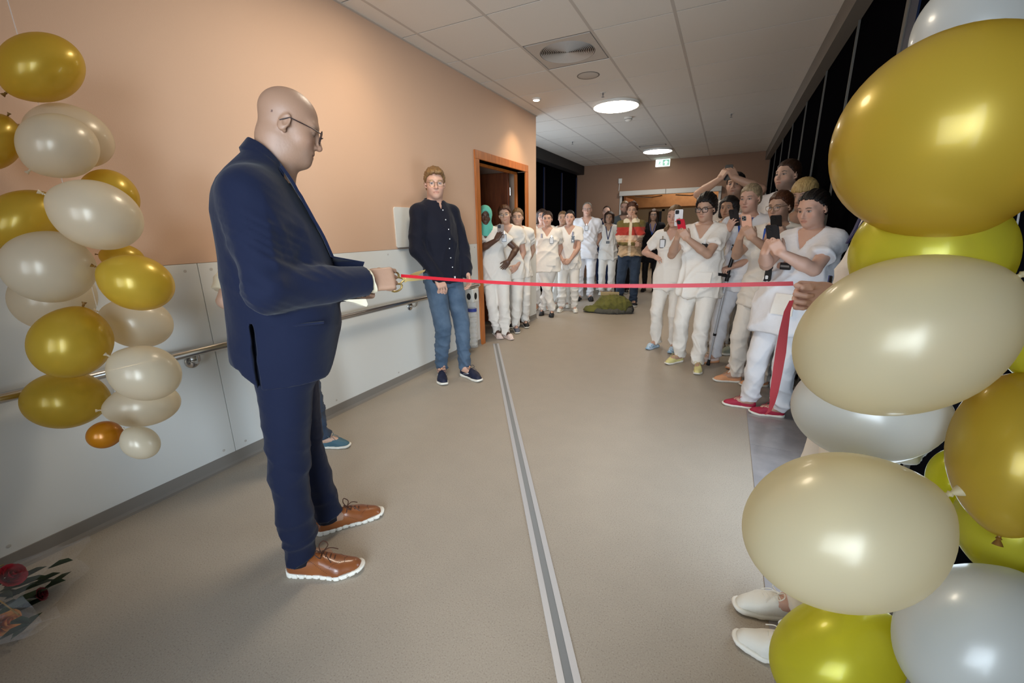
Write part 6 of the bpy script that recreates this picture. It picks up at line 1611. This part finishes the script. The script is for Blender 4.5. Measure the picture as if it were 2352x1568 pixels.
# golden scissors
sdir = nrm(at_depth(978, 633, depth_of(SC) + 0.03) - at_depth(920, 640, depth_of(SC))); sup = nrm(np.array([0, 0, 1]) - sdir * sdir[2]); sside = np.cross(sdir, sup)
piv = at_depth(934, 640, depth_of(SC))
sc_ = empty('scissors', piv, 0, 'open gold scissors in the suited man\'s hand about to cut ribbon', 'scissors'); sc_.matrix_world = frame_mat(piv, sdir, sup, sside)
for s in (1, -1):
    a = math.radians(19 if s > 0 else -6); c, sn = math.cos(a), math.sin(a)
    rotp = lambda x, y: (x * c - y * sn, x * sn + y * c)
    blade = [rotp(-0.014, -0.010), rotp(0.02, -0.010), rotp(0.074, -0.005), rotp(0.082, 0.0), rotp(0.045, 0.008), rotp(-0.014, 0.010)]
    b = MB().prism(blade, -0.0015 + 0.0016 * s, 0.0005 + 0.0016 * s).obj('blade', 'gold', sc_, bevel=0.0004)
    P = [rotp(-0.012, 0.0), rotp(-0.028, -0.005 * s)] + [rotp(-0.050 + 0.022 * math.cos(q), -0.014 * s + 0.013 * s * math.sin(q) * -1) for q in np.linspace(0.6, 6.6, 18)]
    MB().tube([(x, y, 0.0016 * s) for x, y in P], 0.0038, 8).obj('handle', 'gold', b, smooth=True)
MB().lathe([(0.0, 0.004), (0.0045, 0.004), (0.005, -0.004), (0.0, -0.004)], 14, cap=False).obj('pivot_screw', 'gold', sc_)
# crutch
ht = near_plane(r_['root'].location, 1676, 612, 0.19); tipc = at_z(1626, 838, 0.0)
cr = empty('crutch', tipc, 0, 'grey metal crutch with black handle held by the blond woman', 'crutch')
ax = nrm(ht - tipc); zz = Matrix.Identity(4); xh = nrm(np.array([-0.75, -0.6, 0]) - ax * (np.array([-0.75, -0.6, 0]) @ ax)); yh = np.cross(ax, xh); cr.matrix_world = frame_mat(tipc, xh, yh, ax)
Lc = float(np.linalg.norm(ht - tipc))
MB().tube([(0, 0, 0.04), (0, 0, Lc * 0.62)], 0.0095, 12).obj('shaft', 'alu', cr, smooth=True)
MB().tube([(0, 0, Lc * 0.30), (0, 0, Lc - 0.10)], 0.0115, 12).obj('outer_tube', 'alu', cr, smooth=True)
MB().lathe([(0.016, 0.0), (0.018, 0.006), (0.014, 0.03), (0.012, 0.06)], 16).obj('rubber_tip', 'black_plastic', cr, smooth=True)
MB().lathe([(0.015, -0.01), (0.015, 0.012)], 14, Matrix.Translation((0, 0, Lc * 0.33))).obj('adjust_collar', 'black_plastic', cr)
MB().tube([(0, 0, Lc - 0.13), (0, 0, Lc + 0.0), (-0.012, 0, Lc + 0.10), (-0.02, 0, Lc + 0.16)], [0.017, 0.016, 0.014, 0.013], 12).obj('upper_stem', 'black_plastic', cr, smooth=True)
MB().tube([(-0.02, 0, Lc - 0.09), (0.04, 0, Lc - 0.075), (0.105, 0, Lc - 0.066)], [0.013, 0.016, 0.014], 12).obj('hand_grip', 'black_plastic', cr, smooth=True)
MB().tube([(-0.02 + 0.045 * math.cos(q) + 0.04, 0.045 * math.sin(q), Lc + 0.16) for q in np.linspace(2.2, 4.1, 14)], 0.016, 8, flat=1.6).obj('arm_cuff', 'black_plastic', cr, smooth=True)
# olive jacket and bag heaped on the floor
bp = at_z(1400, 716, 0.0)
hd = nrm(np.array([-bp[0], -bp[1], 0])); hr_ = np.array([-hd[1], hd[0], 0])
bag = empty('jacket_heap', bp, math.atan2(hr_[1], hr_[0]), 'olive green jacket heaped over a bag on the floor in the corridor', 'jacket')
G = Field(np.arange(-0.46, 0.46, 0.010), np.arange(-0.30, 0.32, 0.010), np.arange(-0.01, 0.40, 0.010))
G.ell((0.04, 0.0, 0.06), (0.30, 0.18, 0.20), None, 0.0); G.ell((-0.22, -0.03, 0.035), (0.20, 0.13, 0.07), None, 0.05); G.ell((0.18, 0.02, 0.10), (0.15, 0.15, 0.15), None, 0.05); G.ell((-0.02, 0.08, 0.16), (0.17, 0.1, 0.10), None, 0.05)
G.cone((-0.36, -0.02, 0.03), (-0.12, -0.05, 0.09), 0.035, 0.055, 0.03); G.cone((-0.05, -0.14, 0.13), (0.22, -0.12, 0.06), 0.05, 0.045, 0.03)
G.cut(lambda X, Y, Z: 0.012 - Z); V, Q = G.net(1); n = vnormals(V, Q)
V = V + n * (0.030 * creases(V * np.array([1, 1, 1.2]), 77, 0.62) + 0.012 * creases(V, 78, 1.3))[:, None]; V[:, 2] = np.maximum(V[:, 2], 0.004)
link('jacket_body', mesh_np('jacket_body', relax(V, Q, 1), Q), cloth('olive_jacket_cotton', srgb(112, 110, 54), mottle=(5, srgb(74, 76, 44), 0.7)), bag)
G = Field(np.arange(-0.36, 0.40, 0.012), np.arange(-0.26, 0.24, 0.012), np.arange(-0.02, 0.18, 0.012))
G.ell((0.02, -0.05, 0.035), (0.31, 0.17, 0.075), None, 0.0); G.ell((0.30, -0.06, 0.05), (0.07, 0.10, 0.06), None, 0.03); G.cut(lambda X, Y, Z: 0.004 - Z); V, Q = G.net(1); n = vnormals(V, Q)
V = V + n * (0.014 * creases(V, 79, 1.0))[:, None]; V[:, 2] = np.maximum(V[:, 2], 0.002)
link('bag_under', mesh_np('bag_under', V, Q), cloth('dark_grey_bag', srgb(84, 82, 74)), bag)
MB().box((-0.15, 0.10, 0.24), (0.14, 0.16, 0.30)).obj('bag_top', cloth('tan_canvas', srgb(172, 152, 112)), bag, bevel=0.012)
MB().tube([(0.27, -0.10, 0.10), (0.345, -0.13, 0.12), (0.36, -0.13, 0.05), (0.30, -0.14, 0.02)], 0.009, 8).obj('strap', 'black_plastic', bag, smooth=True)
# bouquet lying by the wall
b0 = at_z(4, 1428, 0.0)
bq = empty('bouquet', b0, math.atan2(0.72, 0.55), 'bouquet of red and yellow roses wrapped in clear film on floor', 'bouquet')
def rose(parent, p, r, m, d):
    z = nrm(d); x = nrm(np.cross(z, (0.3, 0.1, 1))); y = np.cross(z, x); mb = MB()
    rr = random.Random(int(p[0] * 1000) & 255)
    for ring, (cnt, rad, op, ht_) in enumerate(((3, 0.25, 0.1, 0.95), (4, 0.5, 0.3, 0.9), (5, 0.8, 0.6, 0.8), (6, 1.0, 1.0, 0.6))):
        for k in range(cnt):
            a0 = 2 * math.pi * k / cnt + ring * 0.7; V = []
            for i in range(4):
                for j in range(5):
                    a = a0 + (j / 4 - 0.5) * 2 * math.pi / cnt * 1.35; t = i / 3
                    q = rad * r * (0.35 + 0.65 * t + op * 0.25 * t * t); h = ht_ * r * (1.5 * t - 0.5 - op * 0.45 * t * t * (1 + 0.3 * math.cos(j)))
                    V.append(np.asarray(p) + (x * math.cos(a) + y * math.sin(a)) * q + z * h)
            F = [(i * 5 + j, i * 5 + j + 1, i * 5 + j + 6, i * 5 + j + 5) for i in range(3) for j in range(4)]
            mb.add(V, F)
    o = mb.obj('rose', m, parent, smooth=True); o['kind'] = 'stuff'; del o['kind']
    return o
RR = mat('red_rose', srgb(176, 26, 48), 0.6); RY = mat('yellow_rose', srgb(226, 176, 84), 0.6, mottle=(30, srgb(222, 108, 60), 0.8)); GRN = mat('leaf_green', srgb(48, 60, 36), 0.55)
rose(bq, (0.03, 0.05, 0.135), 0.034, RR, (0.8, -0.2, 0.6)); rose(bq, (0.06, -0.09, 0.055), 0.032, RY, (0.9, -0.3, 0.3)); rose(bq, (-0.06, 0.03, 0.13), 0.034, RY, (0.5, -0.2, 0.8)); rose(bq, (-0.05, -0.11, 0.06), 0.032, RR, (0.7, -0.4, 0.4)); rose(bq, (0.10, 0.02, 0.05), 0.02, mat('dark_red_rose', srgb(110, 30, 40), 0.6), (0.9, 0, 0.3)); rose(bq, (-0.14, -0.03, 0.12), 0.04, RR, (0.4, -0.1, 0.8))
for k in range(44):
    rr = random.Random(k); a = rr.uniform(-0.9, 0.9); p = np.array([rr.uniform(-0.22, 0.10), rr.uniform(-0.15, 0.12), rr.uniform(0.012, 0.10)]); d = nrm(np.array([math.cos(a), math.sin(a), rr.uniform(-0.1, 0.35)])); s_v = nrm(np.cross(d, (0, 0, 1))); L = rr.uniform(0.06, 0.10); u_ = np.array([0, 0, 0.008])
    V = [p, p + d * L * 0.3 + s_v * L * 0.22 + u_, p + d * L * 0.7 + s_v * L * 0.16 + u_, p + d * L, p + d * L * 0.7 - s_v * L * 0.16 + u_, p + d * L * 0.3 - s_v * L * 0.22 + u_, p + d * L * 0.5 - u_ * 0.2]
    V = [(q[0], q[1], max(q[2], 0.003)) for q in V]
    MB().add(V, [(0, 1, 6), (1, 2, 6), (2, 3, 6), (3, 4, 6), (4, 5, 6), (5, 0, 6)]).obj('leaf', GRN, bq, smooth=True)
for k in range(6):
    a = -0.25 + 0.1 * k; MB().tube([(-0.62, -0.02 + 0.01 * k, 0.02), (-0.3, 0.06 * math.sin(a * 4), 0.04), (-0.05, 0.12 * math.sin(a * 3), 0.07)], 0.004, 6).obj('stem', GRN, bq)
rr = random.Random(3); V = []; F = []; nu, nv = 30, 9
for i in range(nu):
    a = 2 * math.pi * i / nu
    for j in range(nv):
        t = j / (nv - 1); rad = 0.03 + 0.16 * t; px = -0.45 + 0.62 * t + 0.03 * math.sin(a * 5) * t
        V.append((px, rad * 1.05 * math.cos(a) + 0.012 * rr.uniform(-1, 1), max(0.004, 0.075 + rad * 0.62 * math.sin(a) * (1 if math.sin(a) > 0 else 0.45) + 0.016 * rr.uniform(-1, 1) * t)))
for i in range(nu):
    for j in range(nv - 1): F.append((i * nv + j, ((i + 1) % nu) * nv + j, ((i + 1) % nu) * nv + j + 1, i * nv + j + 1))
MB().add(V, F).obj('clear_wrap', mat('cellophane', (0.9, 0.9, 0.92, 1), 0.05, alpha=0.07, spec=0.9), bq)
for P in ([(0.12, -0.13, 0.10), (0.02, -0.04, 0.16), (-0.10, 0.05, 0.18)], [(-0.05, 0.0, 0.195), (-0.02, 0.05, 0.18), (0.01, 0.08, 0.17)]):
    MB().tube(P, 0.0022, 6).obj('film_reflection', 'gold', bq, smooth=True)  # light reflections on the film folds, put in as thin gold tubes
print('TRIS people', TRI[0], 'time', round(time.time() - T0, 1))
